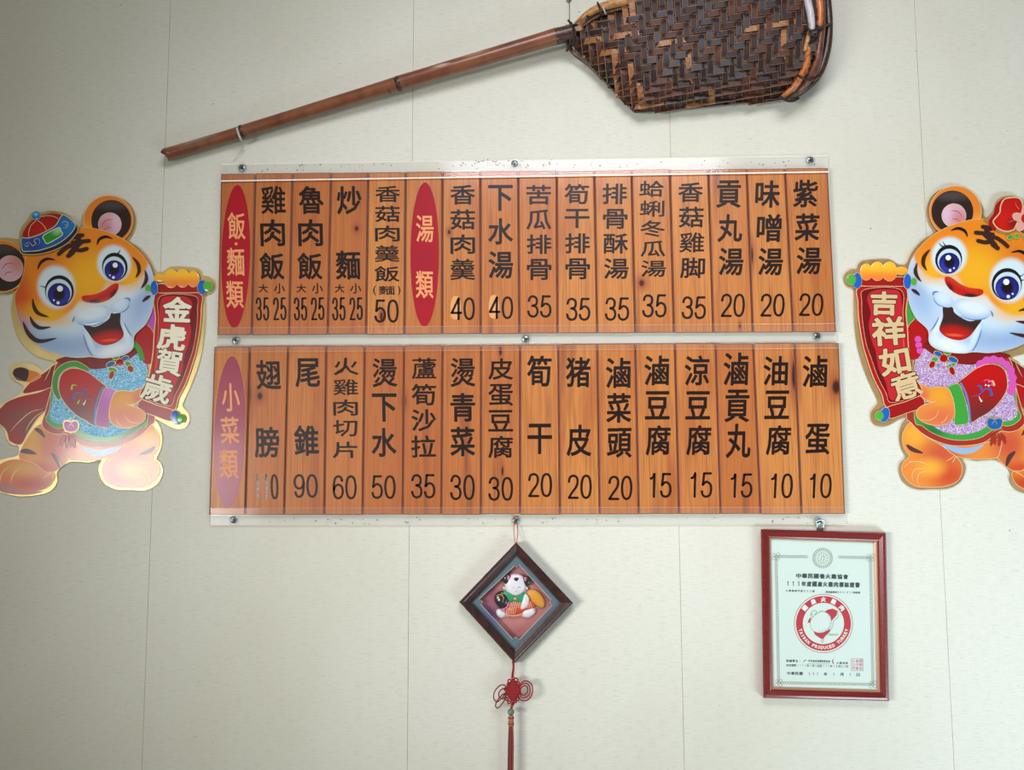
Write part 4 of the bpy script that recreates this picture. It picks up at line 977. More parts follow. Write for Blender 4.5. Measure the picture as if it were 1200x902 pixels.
    K('clasp_filigree', cl, [B((345, 470), (375, 455), (400, 465)), B((330, 525), (350, 520), (375, 530), (395, 545)), B((360, 500), (375, 480), (392, 500))], m_gold, 0.9)
    K('clasp_tassel', cl, [(B((345, 540), (330, 565), (320, 600)), 4), (B((360, 540), (350, 575), (355, 610)), 4), (B((380, 540), (385, 570), (395, 610)), 4), (B((370, 545), (372, 575), (375, 605)), 3)], m_hem)
    # near arm
    if female:
        mb = MB(); dd = D()
        arc = cat(B((290, 325), (283, 270), (300, 210), (345, 172), (405, 165), (455, 192)), 5, False)
        pts = arc[::3]
        for x, y in pts: slab(mb, ell(x, y, 4.6, n=16), dd-0.0002, dd, 0, T); dd += 0.000004
        stroke(mb, arc, 6.5, dd+0.00002, 0, T, raw=True)
        mb.build('scallop_trim', m_pinkband, root)['kind'] = 'stuff'
    else: 
        K('shoulder_trim', root, [(B((318, 345), (293, 300), (292, 250), (310, 205), (350, 174), (405, 166), (462, 200)), 7.6)], m_line, taper='flat')
        K('shoulder_trim', root, [(B((318, 345), (293, 300), (292, 250), (310, 205), (350, 174), (405, 166), (462, 200)), 6.4)], m_green, taper='flat')
    arm = S('near_sleeve', root, B((318, 235), (348, 198), (400, 187), (460, 205), (530, 258), (562, 288), (540, 330), (515, 400), (498, 485), (450, 462), (400, 432), (345, 375), (312, 310)), m_rob, edge=m_line)
    K('cuff_piping', root, [(B((548, 283), (522, 335), (506, 400), (498, 488)), 2.2)], m_cfl, taper='flat')
    ck = S('near_cuff', root, B((560, 289), (614, 310), (590, 350), (575, 420), (578, 494), (545, 498), (507, 484), (516, 400), (535, 335)), m_green if female else m_mag, edge=m_line, ew=0.5)
    K('sleeve_embroidery', arm, [(B((395, 340), (398, 318), (420, 315), (440, 330), (455, 345), (495, 355)), 2.2), (B((440, 320), (450, 298), (465, 302)), 2.6), (B((395, 330), (388, 345), (402, 350)), 2.8)], m_bluecap, taper='end')
    K('sleeve_embroidery', arm, [(B((378, 300), (385, 275), (410, 280)), 2.6)] + ([(B((410, 375), (418, 360), (425, 350)), 2.4)] if not female else []), m_greenl if not female else m_tan, taper='end')
    K('sleeve_embroidery', arm, [(B((440, 380), (448, 368), (455, 352)), 2.4)] + ([(B((402, 300), (412, 296)), 2.6), (B((418, 292), (424, 300)), 2.4)] if female else []), m_cream, taper='end')
    if female: K('sleeve_embroidery', arm, [(B((395, 300), (388, 285), (400, 272), (418, 268), (430, 275)), 1.2)], m_pinkband, taper=None)
    # scroll
    sl_ = S('scroll_sheet', root, A((832, 555), (1052, 555), (1064, 640), (1058, 740), (1040, 850)) + B((1022, 150), (985, 260), (945, 340), (908, 412), (740, 348), (785, 235), (808, 110), (815, 0)) + A((822, 690)), m_scroll, edge=m_line, ew=1.0)
    S('scroll_panel', sl_, A((850, 572), (1030, 572), (1044, 640), (1040, 740), (1022, 850)) + B((1000, 150), (965, 250), (925, 330), (895, 385), (770, 338), (812, 240), (832, 110), (836, 0)) + A((838, 690)), m_scrolld, edge=m_line, ew=0.45)
    S('scroll_halo', sl_, A((852, 590), (905, 572), (985, 578), (1018, 615), (1000, 690), (1010, 760), (990, 850)) + B((975, 120), (960, 210), (925, 280), (900, 370), (840, 360), (780, 335), (800, 250), (815, 200), (822, 90), (830, 0)) + A((840, 700)), m_scrolll)
    TX = [('吉', 265, 690, 150, 135, 1), ('祥', 290, 845, 185, 160, -4), ('如', 326, 1010, 170, 155, -10), ('意', 388, 1148, 165, 150, -17)] if female else \
         [('金', 937, 643, 152, 135, 2), ('虎', 908, 790, 150, 138, 6), ('賀', 895, 923, 142, 140, 9), ('歲', 832, 1060, 158, 150, 16)]
    for (c, x, y, w_, h_, r) in TX:
        for mtl, bd, nm__ in ((m_letdark, 4.0 if c not in '歲虎賀意' else 3.3, 'letter_edge'), (m_tan if female else m_cream, 2.3 if c not in '歲賀意' else 1.6, 'scroll_character')):
            mb = MB(); dd = D()
            if female:
                ox, oy = 980, 210 if y < 870 else 210
                put(mb, c, ox+x/4.745, oy+y/4.745, w_/4.745+(bd-2.4), h_/4.745+(bd-2.4), dd, 0, rot=r, bold=bd)
            else: put(mb, c, x/4.512, 220+y/4.512, w_/4.512+(bd-2.4), h_/4.512+(bd-2.4), dd, 0, rot=r, bold=bd)
            mb.build(nm__, mtl, sl_)
    rd = S('scroll_rod', root, A((832, 508), (935, 510), (1042, 508), (1050, 530), (1045, 553), (935, 554), (832, 554), (824, 530)), m_roll, edge=m_line)
    rd2 = S('scroll_rod', root, B((745, 350), (830, 382), (912, 408), (908, 440), (898, 467), (820, 440), (735, 408), (730, 375)), m_roll, edge=m_line)
    S('rod_cap', rd, AE(1068, 527, 23, 40), m_bluecap, puffy=0.0008, edge=m_line); S('rod_knob', rd, AE(1097, 521, 27), m_greenball, puffy=0.0016, edge=m_line); S('knob_shine', rd, AE(1092, 512, 11, 8), m_greenl)
    S('rod_cap', rd2, BE(930, 448, 24, 38, -15), m_bluecap, puffy=0.0008, edge=m_line); S('rod_knob', rd2, BE(955, 453, 24), m_greenball, puffy=0.0016, edge=m_line); S('knob_shine', rd2, BE(950, 445, 10, 7), m_greenl)
    for (x, y, rx, ry) in ((845, 476, 32, 20), (1022, 482, 31, 42), (966, 478, 37, 48), (905, 479, 38, 49)):
        S('finger', root, AE(x, y, rx, ry), m_fing, puffy=0.0010, edge=m_line)
    hd = S('near_hand', root, B((612, 312), (655, 304), (700, 308), (748, 292), (738, 330), (748, 350), (712, 376), (690, 382), (735, 398), (768, 425), (764, 462), (722, 492), (665, 503), (612, 492), (580, 456), (578, 400), (592, 345)), m_hand, edge=m_line)
    K('finger_line', hd, [B((748, 352), (720, 378), (685, 383), (665, 368)), B((655, 420), (670, 455), (705, 475), (750, 472)), B((610, 445), (625, 475), (650, 495))], m_line, 0.7)
    # ears
    for ctr, rO, dk, rD, pk, rP in (((127, 258), 29, (130.4, 258.2), (23.4, 24), (128.7, 262.7), 13.6), ((2, 312), 30.5, (3, 313.5), (27, 27.5), (12, 314.5), 15.2)):
        er = S('ear', root, ell(ctr[0], ctr[1], rO, rO, n=32), m_orange, smooth=False, edge=m_line)
        S('ear_dark_ring', er, ell(dk[0], dk[1], rD[0], rD[1], n=32), m_ear, smooth=False)
        S('inner_ear', er, ell(pk[0], pk[1], rP, rP, n=28), m_pink, smooth=False, edge=m_line, ew=0.4)
        K('ear_crease', er, [[(pk[0]-rP*0.7, pk[1]+rP*0.1), (pk[0]-rP*0.3, pk[1]-rP*0.35), (pk[0]+rP*0.3, pk[1]-rP*0.4)], [(pk[0]-rP*0.5, pk[1]+rP*0.55), (pk[0]-rP*0.2, pk[1]+rP*0.3), (pk[0]+rP*0.15, pk[1]+rP*0.3)]], mat('ear_crease_print', (178, 96, 100), **GL), 1.2)
    # head
    fc = S('head', root, A((78, 570), (100, 520), (125, 450), (135, 375), (160, 330), (260, 270), (400, 217), (470, 211), (560, 230), (650, 270), (718, 320), (775, 385), (806, 450), (818, 540), (806, 640), (772, 718), (712, 780), (702, 850), (640, 888), (540, 900), (480, 893), (400, 897), (300, 880), (200, 832), (122, 745), (88, 660)), m_face, edge=m_line, ew=0.5)
    K('cheek_crease', fc, [(A((436, 760), (452, 815), (474, 868), (492, 890)), 1.8), (A((655, 710), (672, 748), (702, 790)), 1.8)], m_shadowb)
    jw = S('jaw', fc, A((440, 742), (452, 800), (478, 865), (535, 896), (630, 884), (698, 845), (706, 805), (680, 770), (655, 720), (640, 690), (636, 660), (560, 700)), m_lip)
    S('mouth', fc, A((440, 722), (500, 735), (550, 712), (578, 690), (590, 662), (634, 658), (636, 715), (654, 770), (640, 800), (600, 824), (545, 832), (500, 810), (468, 768)), m_mouth)
    S('muzzle', fc, A((392, 696), (430, 655), (500, 625), (560, 622), (580, 650), (572, 676), (540, 706), (490, 723), (430, 720)), m_puffw, puffy=0.0006)
    S('muzzle', fc, A((575, 640), (600, 605), (640, 585), (675, 590), (682, 610), (672, 635), (645, 655), (610, 664), (585, 657)), m_puffw, puffy=0.0006)
    K('smile_crease', fc, [(A((383, 712), (392, 690), (412, 680)), 2.4), (A((650, 586), (680, 586), (688, 604)), 2.4), (A((392, 700), (430, 722), (490, 726), (545, 708)), 1.2), (A((600, 664), (645, 657), (675, 635), (684, 605)), 1.2)], m_shadowb)
    S('nose', fc, A((432, 583), (445, 570), (500, 563), (550, 542), (590, 513), (618, 505), (627, 518), (618, 548), (590, 580), (545, 603), (490, 611), (447, 602)), m_nose, puffy=0.0010)
    for (cx, cy, rx, ry, ir, px_, py_) in ((314, 544, 76, 82, 60, 312, 563), (607, 417, 67, 74, 52, 604, 435)):
        ey = S('eye', fc, AE(cx, cy, rx, ry, -10), m_black)
        S('eye_white', ey, AE(cx-3, cy+8, rx-8, ry-12, -8), m_white)
        S('iris', ey, AE(px_, py_, ir, ir), m_iris)
        S('eye_highlight', ey, AE(px_+5, py_-ir*0.5, ir*0.26, ir*0.26, n=14), m_hl)
        S('eye_highlight', ey, AE(px_-ir*0.08, py_+ir*0.75, ir*0.14, ir*0.14, n=10), m_hl)
        S('eye_highlight', ey, AE(px_-ir*0.45, py_+ir*0.52, ir*0.08, ir*0.08, n=8), m_hl)
    K('eyelash', fc, [(A((244, 525), (225, 522), (208, 517)), 1.2), (A((622, 348), (630, 338), (636, 325)), 1.6)] + ([(A((250, 505), (235, 498), (225, 488)), 1.2), (A((634, 352), (648, 344), (655, 330)), 1.4)] if female else []), m_black, taper='end')
    K('eyebrow', fc, [(A((198, 432), (215, 395), (250, 375), (293, 382)), 3.4)], m_black); K('eyebrow', fc, [(A((512, 303), (525, 272), (560, 258), (597, 270)), 3.4)], m_black)
    for l, w_ in ((A((172, 585), (180, 630), (205, 665), (258, 682)), 4.6), (A((158, 678), (175, 715), (210, 740), (268, 735)), 4.6), (A((120, 705), (150, 770), (205, 810), (300, 794)), 5.4), (A((700, 365), (728, 400), (735, 440), (717, 475)), 4.4), (A((766, 435), (774, 470), (768, 500), (745, 532)), 4.2), (A((795, 570), (775, 582), (752, 602)), 3.8)):
        K('cheek_stripe', fc, [(l, w_)], m_brown)
    ST = [(A((310, 350), (335, 328), (365, 308), (400, 300)), 4.6), (A((360, 360), (385, 340), (400, 315), (430, 285)), 5.0), (A((395, 325), (425, 330), (458, 322)), 4.6), (A((385, 290), (420, 285), (470, 280)), 4.6), (A((395, 262), (415, 252), (436, 250)), 4.4), (A((372, 345), (395, 315), (418, 260)), 5.5)]
    K('forehead_mark', fc, ST, m_brown, taper=None)
    S('rod_knob', rd, AE(783, 532, 15, 20), m_greenball, puffy=0.0008, edge=m_line); S('rod_cap', rd, AE(815, 530, 19, 38), m_bluecap, puffy=0.0008, edge=m_line)
    return fc
# left tiger with hat
tg = thing('tiger_cutout', 'smiling tiger cutout in a red and blue round hat, holding a scroll lettered in cream', 'wall decoration', 95, 575, 'tiger card cutouts')
fcL = tiger(tg, None, False)
def flatpiece(name, par, pts, m, d, T=None, smooth=True, edge=None, ew=0.7, puffy=0):
    mb = MB(); q = cat(pts, 5) if smooth else pts
    if puffy: puff(mb, q, d-0.0003, puffy, 0, T, rings=4, base=0.0003)
    else: slab(mb, q, d-0.0006, d, 0, T)
    ms_ = [m]
    if edge: ms_.append(edge); stroke(mb, q, ew, d+0.00004, 1, T, closed=True, raw=True)
    return mb.build(name, ms_, par)
hb = flatpiece('hat', tg, H((222, 640), (205, 560), (215, 470), (250, 380), (330, 285), (430, 235), (560, 208), (650, 228), (740, 270), (805, 340), (825, 400), (790, 460), (700, 550), (560, 620), (420, 655), (300, 660)), m_navy, 0.0102, edge=m_gold, ew=1.2)
flatpiece('hat_dome', hb, H((232, 482), (245, 420), (285, 350), (345, 292), (430, 250), (520, 226), (600, 226), (655, 242), (640, 300), (580, 360), (500, 408), (400, 452), (300, 482)), m_hatred, 0.0104, edge=m_gold, ew=0.8)
flatpiece('hat_brim', hb, H((226, 490), (300, 486), (400, 456), (500, 408), (590, 350), (655, 245), (715, 262), (770, 308), (795, 352), (775, 405), (700, 485), (600, 552), (500, 592), (400, 618), (300, 626), (235, 615)), m_hatblue, 0.0106, edge=m_line, ew=1.0)
mb = MB()
for l in (H((385, 300), (330, 350), (305, 420), (305, 480)), H((400, 300), (450, 340), (480, 380), (490, 410)), H((430, 262), (500, 250), (570, 258), (620, 285))): stroke(mb, l, 0.7, 0.01055, 0)
for l in (H((235, 548), (265, 550), (300, 530), (330, 550), (345, 570), (380, 545), (360, 520), (375, 495), (410, 495), (420, 530), (405, 565)), H((265, 555), (275, 575), (300, 565), (290, 545)), H((665, 345), (660, 320), (685, 310), (715, 325), (712, 365), (685, 380), (662, 372)), H((690, 340), (700, 350), (690, 358))): stroke(mb, l, 0.7, 0.0108, 0, taper='both')
mb.build('hat_gold_line', m_line, hb)['kind'] = 'stuff'
flatpiece('hat_jade', hb, H((455, 465), (540, 412), (625, 375), (645, 410), (660, 452), (580, 505), (495, 545), (470, 510)), m_jade, 0.0109, edge=m_cream, ew=0.9)
flatpiece('hat_ball', hb, ell(42.4, 252.5, 5.0, n=20), m_ball, 0.0108, smooth=False, edge=m_gold, ew=1.0, puffy=0.0016)
# right tiger with bow
TR_ = lambda p: (1253-1.05*p[0], 333+1.03*(p[1]-340.8))
tg2 = thing('tiger_cutout', 'smiling tiger cutout with a red hair bow and lilac glitter bib, holding a scroll', 'wall decoration', 1150, 575, 'tiger card cutouts')



fcR = tiger(tg2, TR_, True)
def G(*p): return [(1070+x/9.023, 215+y/9.023) for x, y in p]
def mir(pts): return [(2*1202.5-x, y) for x, y in pts]
bc = flatpiece('bow', tg2, G((748, 380), (800, 340), (850, 270), (870, 200), (920, 150), (1000, 128), (1100, 138), (1150, 180), (1190, 260))+mir(G((1190, 260), (1150, 180), (1100, 138), (1000, 128), (920, 150), (870, 200), (850, 270), (800, 340), (748, 380))[1:])+mir(G((800, 430), (850, 490), (930, 520), (1010, 530), (1080, 500))) + G((1080, 500), (1010, 530), (930, 520), (850, 490), (800, 430)), m_bronze, 0.0100)
for F2 in (lambda p: p, mir):
    flatpiece('bow_back_lobe', bc, F2(G((800, 395), (850, 320), (865, 250), (900, 195), (980, 150), (960, 300), (900, 420), (870, 500), (820, 460))), m_hatred, 0.0102)
    flatpiece('bow_lobe', bc, F2(G((850, 390), (915, 310), (925, 240), (960, 170), (1030, 148), (1110, 150), (1150, 190), (1160, 260), (1140, 330), (1090, 440), (1060, 490), (980, 505), (900, 475), (858, 430))), m_bow, 0.0104, edge=m_line, ew=1.4)
    mb = MB()
    for l in (G((1120, 340), (1080, 330), (1030, 325)), G((1110, 370), (1060, 390), (1000, 410)), G((1120, 270), (1090, 230), (1080, 190))): stroke(mb, F2(l), 0.5, 0.0106, 0, taper='end')
    mb.build('bow_crease', m_petal, bc)['kind'] = 'stuff'
    for (x, y, m) in ((1025, 567, m_green), (1095, 556, m_greenball)): flatpiece('bow_bead', bc, F2(ell(1070+x/9.023, 215+y/9.023, 3.2, 2.8, n=16)), m, 0.0107, smooth=False, edge=m_line, ew=0.7, puffy=0.001)
fb = flatpiece('bow_flower_heart', bc, ell(1202, 256, 5.6, 6, n=20), m_bow, 0.0111, smooth=False, edge=m_line, ew=1.0, puffy=0.0014)
for i in range(5):
    a = math.radians(90+72*i+36)
    flatpiece('bow_petal', bc, ell(1202+9.5*math.cos(a), 257+9.5*math.sin(a), 6.6, 4.6, math.degrees(a), n=18), m_petal, 0.0109, smooth=False, edge=m_line, ew=0.7)
flatpiece('bow_bead', bc, ell(1202, 277.5, 3.4, 3, n=16), m_ball, 0.0107, smooth=False, edge=m_line, ew=0.7, puffy=0.001)
# ------------------------------------------------------------ diamond shadow box
df = thing('shadow_box', 'dark wooden diamond shadow box holding a clay child with a carp', 'shadow box', 603, 776)
m_rose = mat('dark_rosewood', (66, 34, 32), 0.35, coat=0.35, noise=((60, 60, 60), (40, 20, 20), 0.4, 0.7), bump=((300, 300, 300), 0.2, 0.0006))
DO = [(604.8, 635.4), (671.4, 706.2), (603.0, 776.6), (538.2, 705.0)]
DI = [(605.0, 650.5), (656.8, 706.2), (603.4, 761.5), (552.8, 705.4)]
bars(df, DO, DI, [(0, .002), (0, .024), (.14, .0265), (.3, .0255), (.42, .0262), (.75, .0235), (.8, .0225), (1, .0215), (1, .002)], m_rose, 'frame_bar')
mb = MB(); slab(mb, DO, 0.0006, 0.0025); bk = mb.build('back_board', m_edge, df)
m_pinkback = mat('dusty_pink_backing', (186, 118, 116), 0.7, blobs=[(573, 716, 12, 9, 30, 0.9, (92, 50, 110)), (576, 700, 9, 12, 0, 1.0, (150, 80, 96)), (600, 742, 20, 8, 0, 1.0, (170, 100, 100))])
mb = MB(); slab(mb, DI, 0.0025, 0.0048); mb.build('pink_backing', m_pinkback, df)
m_mat = mat('slate_blue_mat', (84, 108, 118), 0.7, blobs=[(570, 728, 7, 16, -42, 0.9, (60, 84, 130))])
NI = [(560+x/7.51, 640+y/7.51) for x, y in ((322, 170), (340, 184), (362, 162), (645, 470), (633, 492), (652, 520), (368, 818), (330, 799), (306, 816), (25, 512), (40, 488), (14, 462))]
def ring_slab(mb, outer, inner, d0, d1, m=0):
    """flat ring between a quad and a notched opening"""
    o = outer; n = len(inner); v = [W(x, y, d1) for x, y in o]+[W(x, y, d1) for x, y in inner]+[W(x, y, d0) for x, y in inner]
    idx = tessellate_polygon([[Vector((x, y, 0)) for x, y in o], [Vector((x, y, 0)) for x, y in inner]])
    f = [tuple(t) for t in idx]; f += [(4+i, 4+(i+1) % n, 4+n+(i+1) % n, 4+n+i) for i in range(n)]
    u = [(x/1000, y/1000) for x, y in o+inner+inner]; mb.add(v, f, u, m)
mb = MB(); ring_slab(mb, DI, NI, 0.0150, 0.0175, 0); stroke(mb, NI, 0.6, 0.0177, 1, closed=True, raw=True)
mb.build('mat_board', [m_mat, mat('pale_bevel', (214, 176, 166), 0.6)], df)
mb = MB(); slab(mb, DI, 0.0195, 0.0202); mb.build('glass_pane', m_glass, df)
def Fg(*p): return [(560+x/7.51, 640+y/7.51) for x, y in p]
m_clay = mat('white_clay', (232, 228, 232), 0.4, coat=0.2); m_ckblk = mat('black_glaze', (28, 30, 34), 0.3, coat=0.4)
m_cgr = mat('green_clay', (40, 150, 96), 0.45); m_cor = mat('orange_scaled_clay', (206, 74, 40), 0.5); m_cye = mat('ochre_clay', (222, 152, 40), 0.5); m_cpk = mat('pink_clay', (214, 116, 150), 0.5)
m_lat = mat('cream_lattice_line', (238, 196, 170), 0.5); m_pch = mat('peach_clay', (232, 158, 104), 0.5)
def clay(name, par, pts, m, d, h):
    mb = MB(); puff(mb, cat(pts, 4), d, h, 0, rings=6, base=0.001); return mb.build(name, m, par, smooth=True)
b0 = 0.0048
body = clay('clay_child', df, Fg((240, 300), (300, 250), (370, 248), (425, 300), (425, 400), (450, 450), (500, 540), (505, 590), (470, 622), (430, 628), (385, 612), (330, 600), (245, 620), (200, 630), (165, 600), (165, 560), (210, 540), (240, 440), (240, 380)), m_clay, b0, 0.0045)
for pts, h in ((Fg((165, 562), (195, 550), (240, 580), (246, 612), (205, 630), (168, 604)), .006), (Fg((400, 560), (450, 545), (500, 545), (505, 585), (470, 618), (425, 627), (385, 608)), .0065)): clay('foot', body, pts, m_clay, b0+.002, h)
fish = clay('carp_body', body, Fg((232, 575), (245, 520), (285, 490), (350, 488), (420, 475), (470, 472), (500, 495), (498, 540), (440, 568), (380, 590), (305, 602), (250, 595)), m_cor, b0+.003, 0.0062)
mb = MB()
for i in range(14):
    x = 235+i*19
    for sgn in (1, -1):
        l = [(x+sgn*t*0.55*45, 490+t*105) for t in (0, .5, 1)] if sgn == 1 else [(x-t*0.55*45, 490+t*105) for t in (0, .5, 1)]
        l = [(a, b) for a, b in l if 245 < a < 480 and b < (600 if a < 330 else 575 if a < 400 else 550) and b > 485]
        if len(l) > 1:
            px_ = Fg(*l); tube(mb, [(p[0], p[1], b0+0.0106-0.0045*min(1, abs((p[0]-609)/19))**2) for p in px_], 0.3, 0, 4)
mb.build('scale_line', m_lat, fish)['kind'] = 'stuff'
mb = MB(); tube(mb, [(x, y, b0+.0062) for x, y in Fg((232, 590), (300, 610), (380, 600), (450, 580), (500, 555))], 1.0, 0, 8); mb.build('carp_belly', m_pch, fish, smooth=True)
clay('carp_tail', fish, Fg((425, 405), (470, 378), (520, 390), (565, 435), (588, 490), (580, 540), (530, 530), (480, 490), (450, 450)), m_cye, b0+.002, 0.006)
ch_ = clay('carp_head', fish, Fg((147, 450), (160, 415), (200, 392), (240, 402), (270, 440), (276, 490), (262, 525), (235, 548), (200, 552), (170, 520), (150, 485)), m_ckblk, b0+.003, 0.0075)
mb = MB(); tube(mb, [(x, y, b0+.0098) for x, y in Fg((275, 488), (262, 525), (238, 548), (205, 556))], 1.1, 0, 8); mb.build('carp_gill', m_cpk, ch_, smooth=True)
mb = MB(); tube(mb, [(x, y, b0+.0108) for x, y in Fg((160, 435), (200, 425), (225, 450), (218, 490))], 0.5, 0, 6); mb.build('head_curl', m_cye, ch_)
clay('carp_eye', ch_, Fg((180, 462), (190, 462), (196, 472), (188, 482), (178, 474)), m_clay, b0+.010, 0.001)
arm_ = clay('arm', body, Fg((430, 420), (452, 462), (440, 515), (412, 548), (376, 556), (380, 520), (396, 465), (410, 425)), m_clay, b0+.0075, 0.004)
clay('green_collar', body, Fg((210, 415), (250, 385), (300, 430), (340, 448), (400, 415), (425, 405), (422, 445), (385, 498), (330, 485), (280, 488), (240, 445)), m_cgr, b0+.005, 0.0045)
hd_ = clay('head', body, Fg((238, 340), (242, 290), (270, 256), (320, 243), (375, 250), (412, 285), (424, 340), (412, 388), (380, 422), (335, 440), (285, 428), (248, 390)), m_clay, b0+.005, 0.0075)
for pts, m, dd, hh in ((Fg((222, 300), (226, 262), (255, 248), (290, 252), (292, 285), (268, 325), (240, 330)), m_ckblk, .0075, .004), (Fg((398, 270), (425, 262), (460, 285), (458, 330), (430, 350), (410, 330), (400, 300)), m_ckblk, .0075, .004),
                       (Fg((262, 262), (280, 262), (280, 288), (265, 300), (257, 282)), m_cpk, .0112, .0015), (Fg((408, 268), (424, 275), (428, 300), (415, 306), (406, 288)), m_cpk, .0112, .0015), (Fg((318, 280), (338, 274), (358, 280), (352, 298), (338, 306), (324, 298)), m_ckblk, .0120, .0014)):
    clay('hair_tuft' if m is m_ckblk else 'hair_ribbon', hd_, pts, m, b0+dd, hh)
for s_ in (-1, 1): clay('ear', hd_, Fg(*[(330+s_*100+x, 370+y) for x, y in ((-8, -14), (8, -10), (10, 8), (-4, 14))]), m_clay, b0+.004, 0.003)
mb = MB()
for l in (Fg((290, 362), (303, 358), (318, 364)), Fg((350, 363), (363, 358), (378, 362))): tube(mb, [(x, y, b0+.0136-.0016*(abs(x-604.5)/5)) for x, y in l], 0.42, 0, 5)
mb.build('eye_line', m_ckblk, hd_)['kind'] = 'stuff'
mb = MB(); tube(mb, [(x, y, b0+.0122) for x, y in Fg((325, 394), (335, 398), (346, 394))], 0.28, 0, 5); mb.build('mouth', m_cpk, hd_)
clay('nose', hd_, Fg((330, 372), (336, 370), (342, 374), (336, 382)), m_clay, b0+.0122, 0.0008)
clay('necklace_lock', body, Fg((315, 455), (330, 448), (342, 458), (335, 472), (320, 470)), m_pch, b0+.0095, 0.0015)
mb = MB(); tube(mb, [(602.2, 612, .006), (602.4, 624, .012), (603.8, 636, .020)], 0.45, 0, 6); tube(mb, [(606.2, 612, .006), (606.6, 624, .012), (605.4, 636, .020)], 0.45, 0, 6); tube(mb, [(602.2, 613, .006), (601.8, 607, .0085), (604.4, 604.6, .0085), (606.9, 607, .0085), (606.2, 613, .006)], 0.45, 0, 6)
m_cord = mat('red_silk_cord', (150, 18, 30), 0.55, bump=((900, 900, 900), 0.3, 0.0004))
mb.build('hanging_cord', mat('faded_red_cord', (186, 84, 74), 0.6), df)
# ------------------------------------------------------------ knot with tassel
kn = thing('chinese_knot', 'red silk knot charm with long tassel dangling under the diamond shadow box', 'knot charm', 600, 902)
KD = .022
def Kn(*p, d=KD): return [(560+x/6.356, 760+y/6.356, d) for x, y in p]
mb = MB()
tube(mb, Kn((258, 90), (262, 140), (252, 210)), 0.75, 0, 6); tube(mb, Kn((268, 90), (268, 140), (262, 210)), 0.75, 0, 6)
mb.build('upper_cord', m_cord, kn)
# woven diamond: two sets of parallel cords over and under each other
cx_, cy_ = 262, 312; ux, uy = 0.60, 0.80
for s_ in (0, 1):
    for i in range(-3, 4):
        dx, dy = (0.56, 0.83) if s_ == 0 else (-0.56, 0.83); ox, oy = (-0.56*i*13.4, 0.83*i*13.4*0.98) if s_ == 0 else (0.56*i*13.4, 0.83*i*13.4*0.98)
        pts = []
        for j in range(-8, 9):
            t = j*7.4
            x, y = cx_+ox+dx*t, cy_+oy+dy*t
            ph = math.pi*(t/13.4)+math.pi*(i+s_)
            pts.append((560+x/6.356, 760+y/6.356, KD+0.0022+0.0011*math.sin(ph+math.pi/2)))
        mb = MB(); tube(mb, pts, 0.98, 0, 7, smoothn=2); mb.build('knot_strand', m_cord, kn, smooth=True)
def loop(name, pts, r=0.75, m=m_cord, zz=0.0):
    mb = MB(); tube(mb, [(560+x/6.356, 760+y/6.356, KD+zz+0.0015*math.sin(i*1.7)) for i, (x, y) in enumerate(pts)], r, 0, 7, closed=True, smoothn=6); mb.build(name, m, kn, smooth=True)
m_cdk = mat('dark_red_cord', (122, 30, 34), 0.55)
for P_ in (((215, 290), (190, 268), (155, 280), (125, 320), (118, 365), (140, 395), (175, 370), (205, 330)), ((210, 330), (180, 345), (145, 385), (132, 425), (150, 440), (180, 410), (205, 365)),
           ((205, 300), (180, 300), (158, 325), (160, 360), (185, 372), (205, 350))): loop('knot_loop', P_, 0.72, m_cdk)
for P_ in (((305, 290), (330, 250), (365, 240), (400, 265), (408, 310), (395, 355), (360, 385), (320, 378), (300, 340)), ((310, 295), (335, 262), (368, 260), (388, 290), (385, 335), (355, 362), (322, 358)),
           ((318, 300), (345, 275), (368, 285), (370, 320), (345, 345), (322, 335))): loop('knot_loop', P_, 0.78, m_cord, 0.001)
for (x, y, r) in ((235, 240, 12), (285, 232, 13), (228, 265, 10), (300, 258, 10), (262, 218, 9), (215, 375, 10), (232, 398, 10), (295, 375, 11), (280, 392, 9), (262, 408, 8), (205, 300, 9)):
    loop('small_knot_loop', ell(x, y, r, n=8), 0.8)
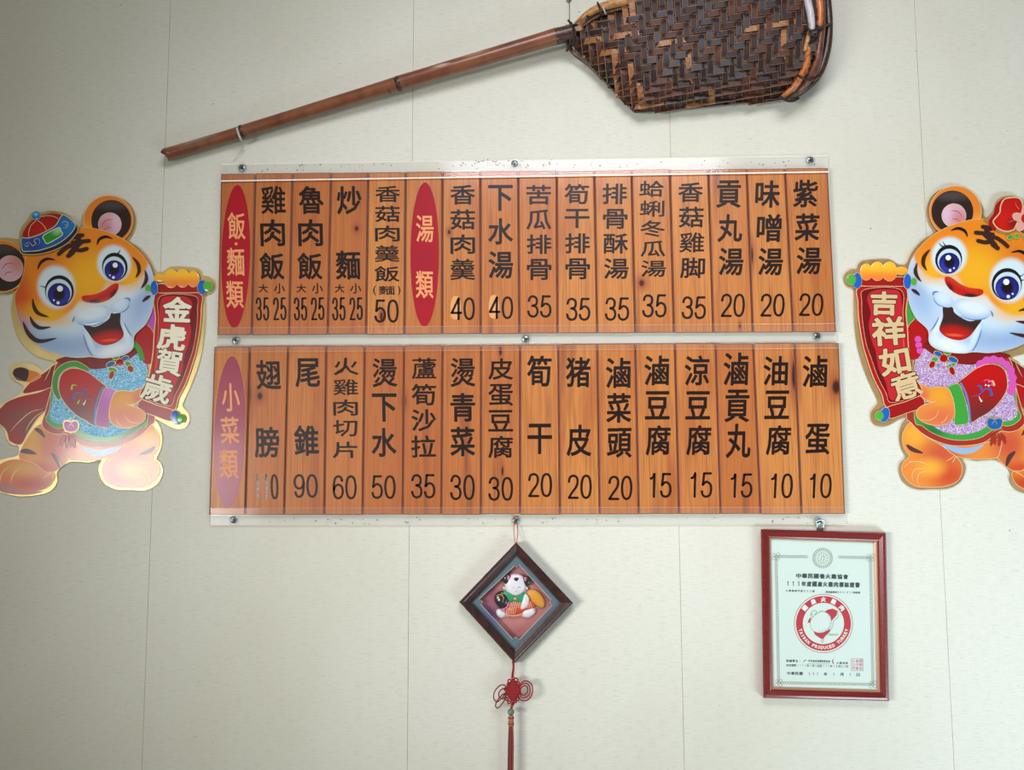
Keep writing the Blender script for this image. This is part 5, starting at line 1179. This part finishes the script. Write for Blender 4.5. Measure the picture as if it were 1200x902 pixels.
mb = MB(); tube(mb, Kn((255, 400), (248, 420), (246, 450)), 0.8, 0, 6); tube(mb, Kn((262, 400), (262, 420), (250, 450)), 0.8, 0, 6); mb.build('lower_cord', m_cord, kn)
bx_, by_ = 560+246/6.356, 760+470/6.356; c = W(bx_, by_, KD); mb = MB(); v = []; f = []
for i in range(9):
    a = math.pi*i/8
    for j in range(16): v.append(c+Vector((math.sin(a)*math.cos(j*math.pi/8), math.sin(a)*math.sin(j*math.pi/8), math.cos(a)*0.95))*3.9*PXM)
for i in range(8): f += [(i*16+j, i*16+(j+1) % 16, (i+1)*16+(j+1) % 16, (i+1)*16+j) for j in range(16)]
mb.add(v, f); mb.build('jade_bead', mat('grey_green_bead', (104, 116, 100), 0.35, coat=0.3), kn, smooth=True)
mb = MB(); tube(mb, Kn((247, 495), (247, 520), (247, 545), (247, 572)), [2.4, 3.1, 3.0, 3.2], 0, 14); wr = mb.build('tassel_wrap', mat('tan_thread_wrap', (186, 122, 72), 0.6, noise=((10, 10, 900), (130, 66, 44), 0.45, 0.6)), kn, smooth=True)
for yy in (508, 552):
    mb = MB(); tube(mb, Kn((247, yy), (247, yy+9)), 3.5, 0, 14); mb.build('wrap_band', mat('brown_thread', (120, 52, 40), 0.6), wr)
m_t = [mat('tassel_thread', (150, 62, 52), 0.6), mat('tassel_thread_pale', (196, 140, 118), 0.6), mat('tassel_thread_dark', (96, 34, 34), 0.6)]
rt = random.Random(4)
for i in range(22):
    a = 2*math.pi*i/22*3.3; r = 2.9*math.sqrt((i+0.5)/22); dx, dz = r*math.cos(a), r*math.sin(a)*PXM
    x0_ = 598.8+dx*0.8; e = rt.uniform(-0.8, 0.8)
    mb = MB(); tube(mb, [(x0_, 849, KD+dz*.8), (598.7+dx*1.15, 868, KD+dz), (598.2+dx*1.2+e*0.4, 900, KD+dz), (597.8+dx*1.25+e, 960+rt.uniform(-6, 6), KD+dz)], 0.55, 0, 5, smoothn=3)
    mb.build('tassel_thread', m_t[0 if i % 4 else (1 if i % 8 else 2)], kn)
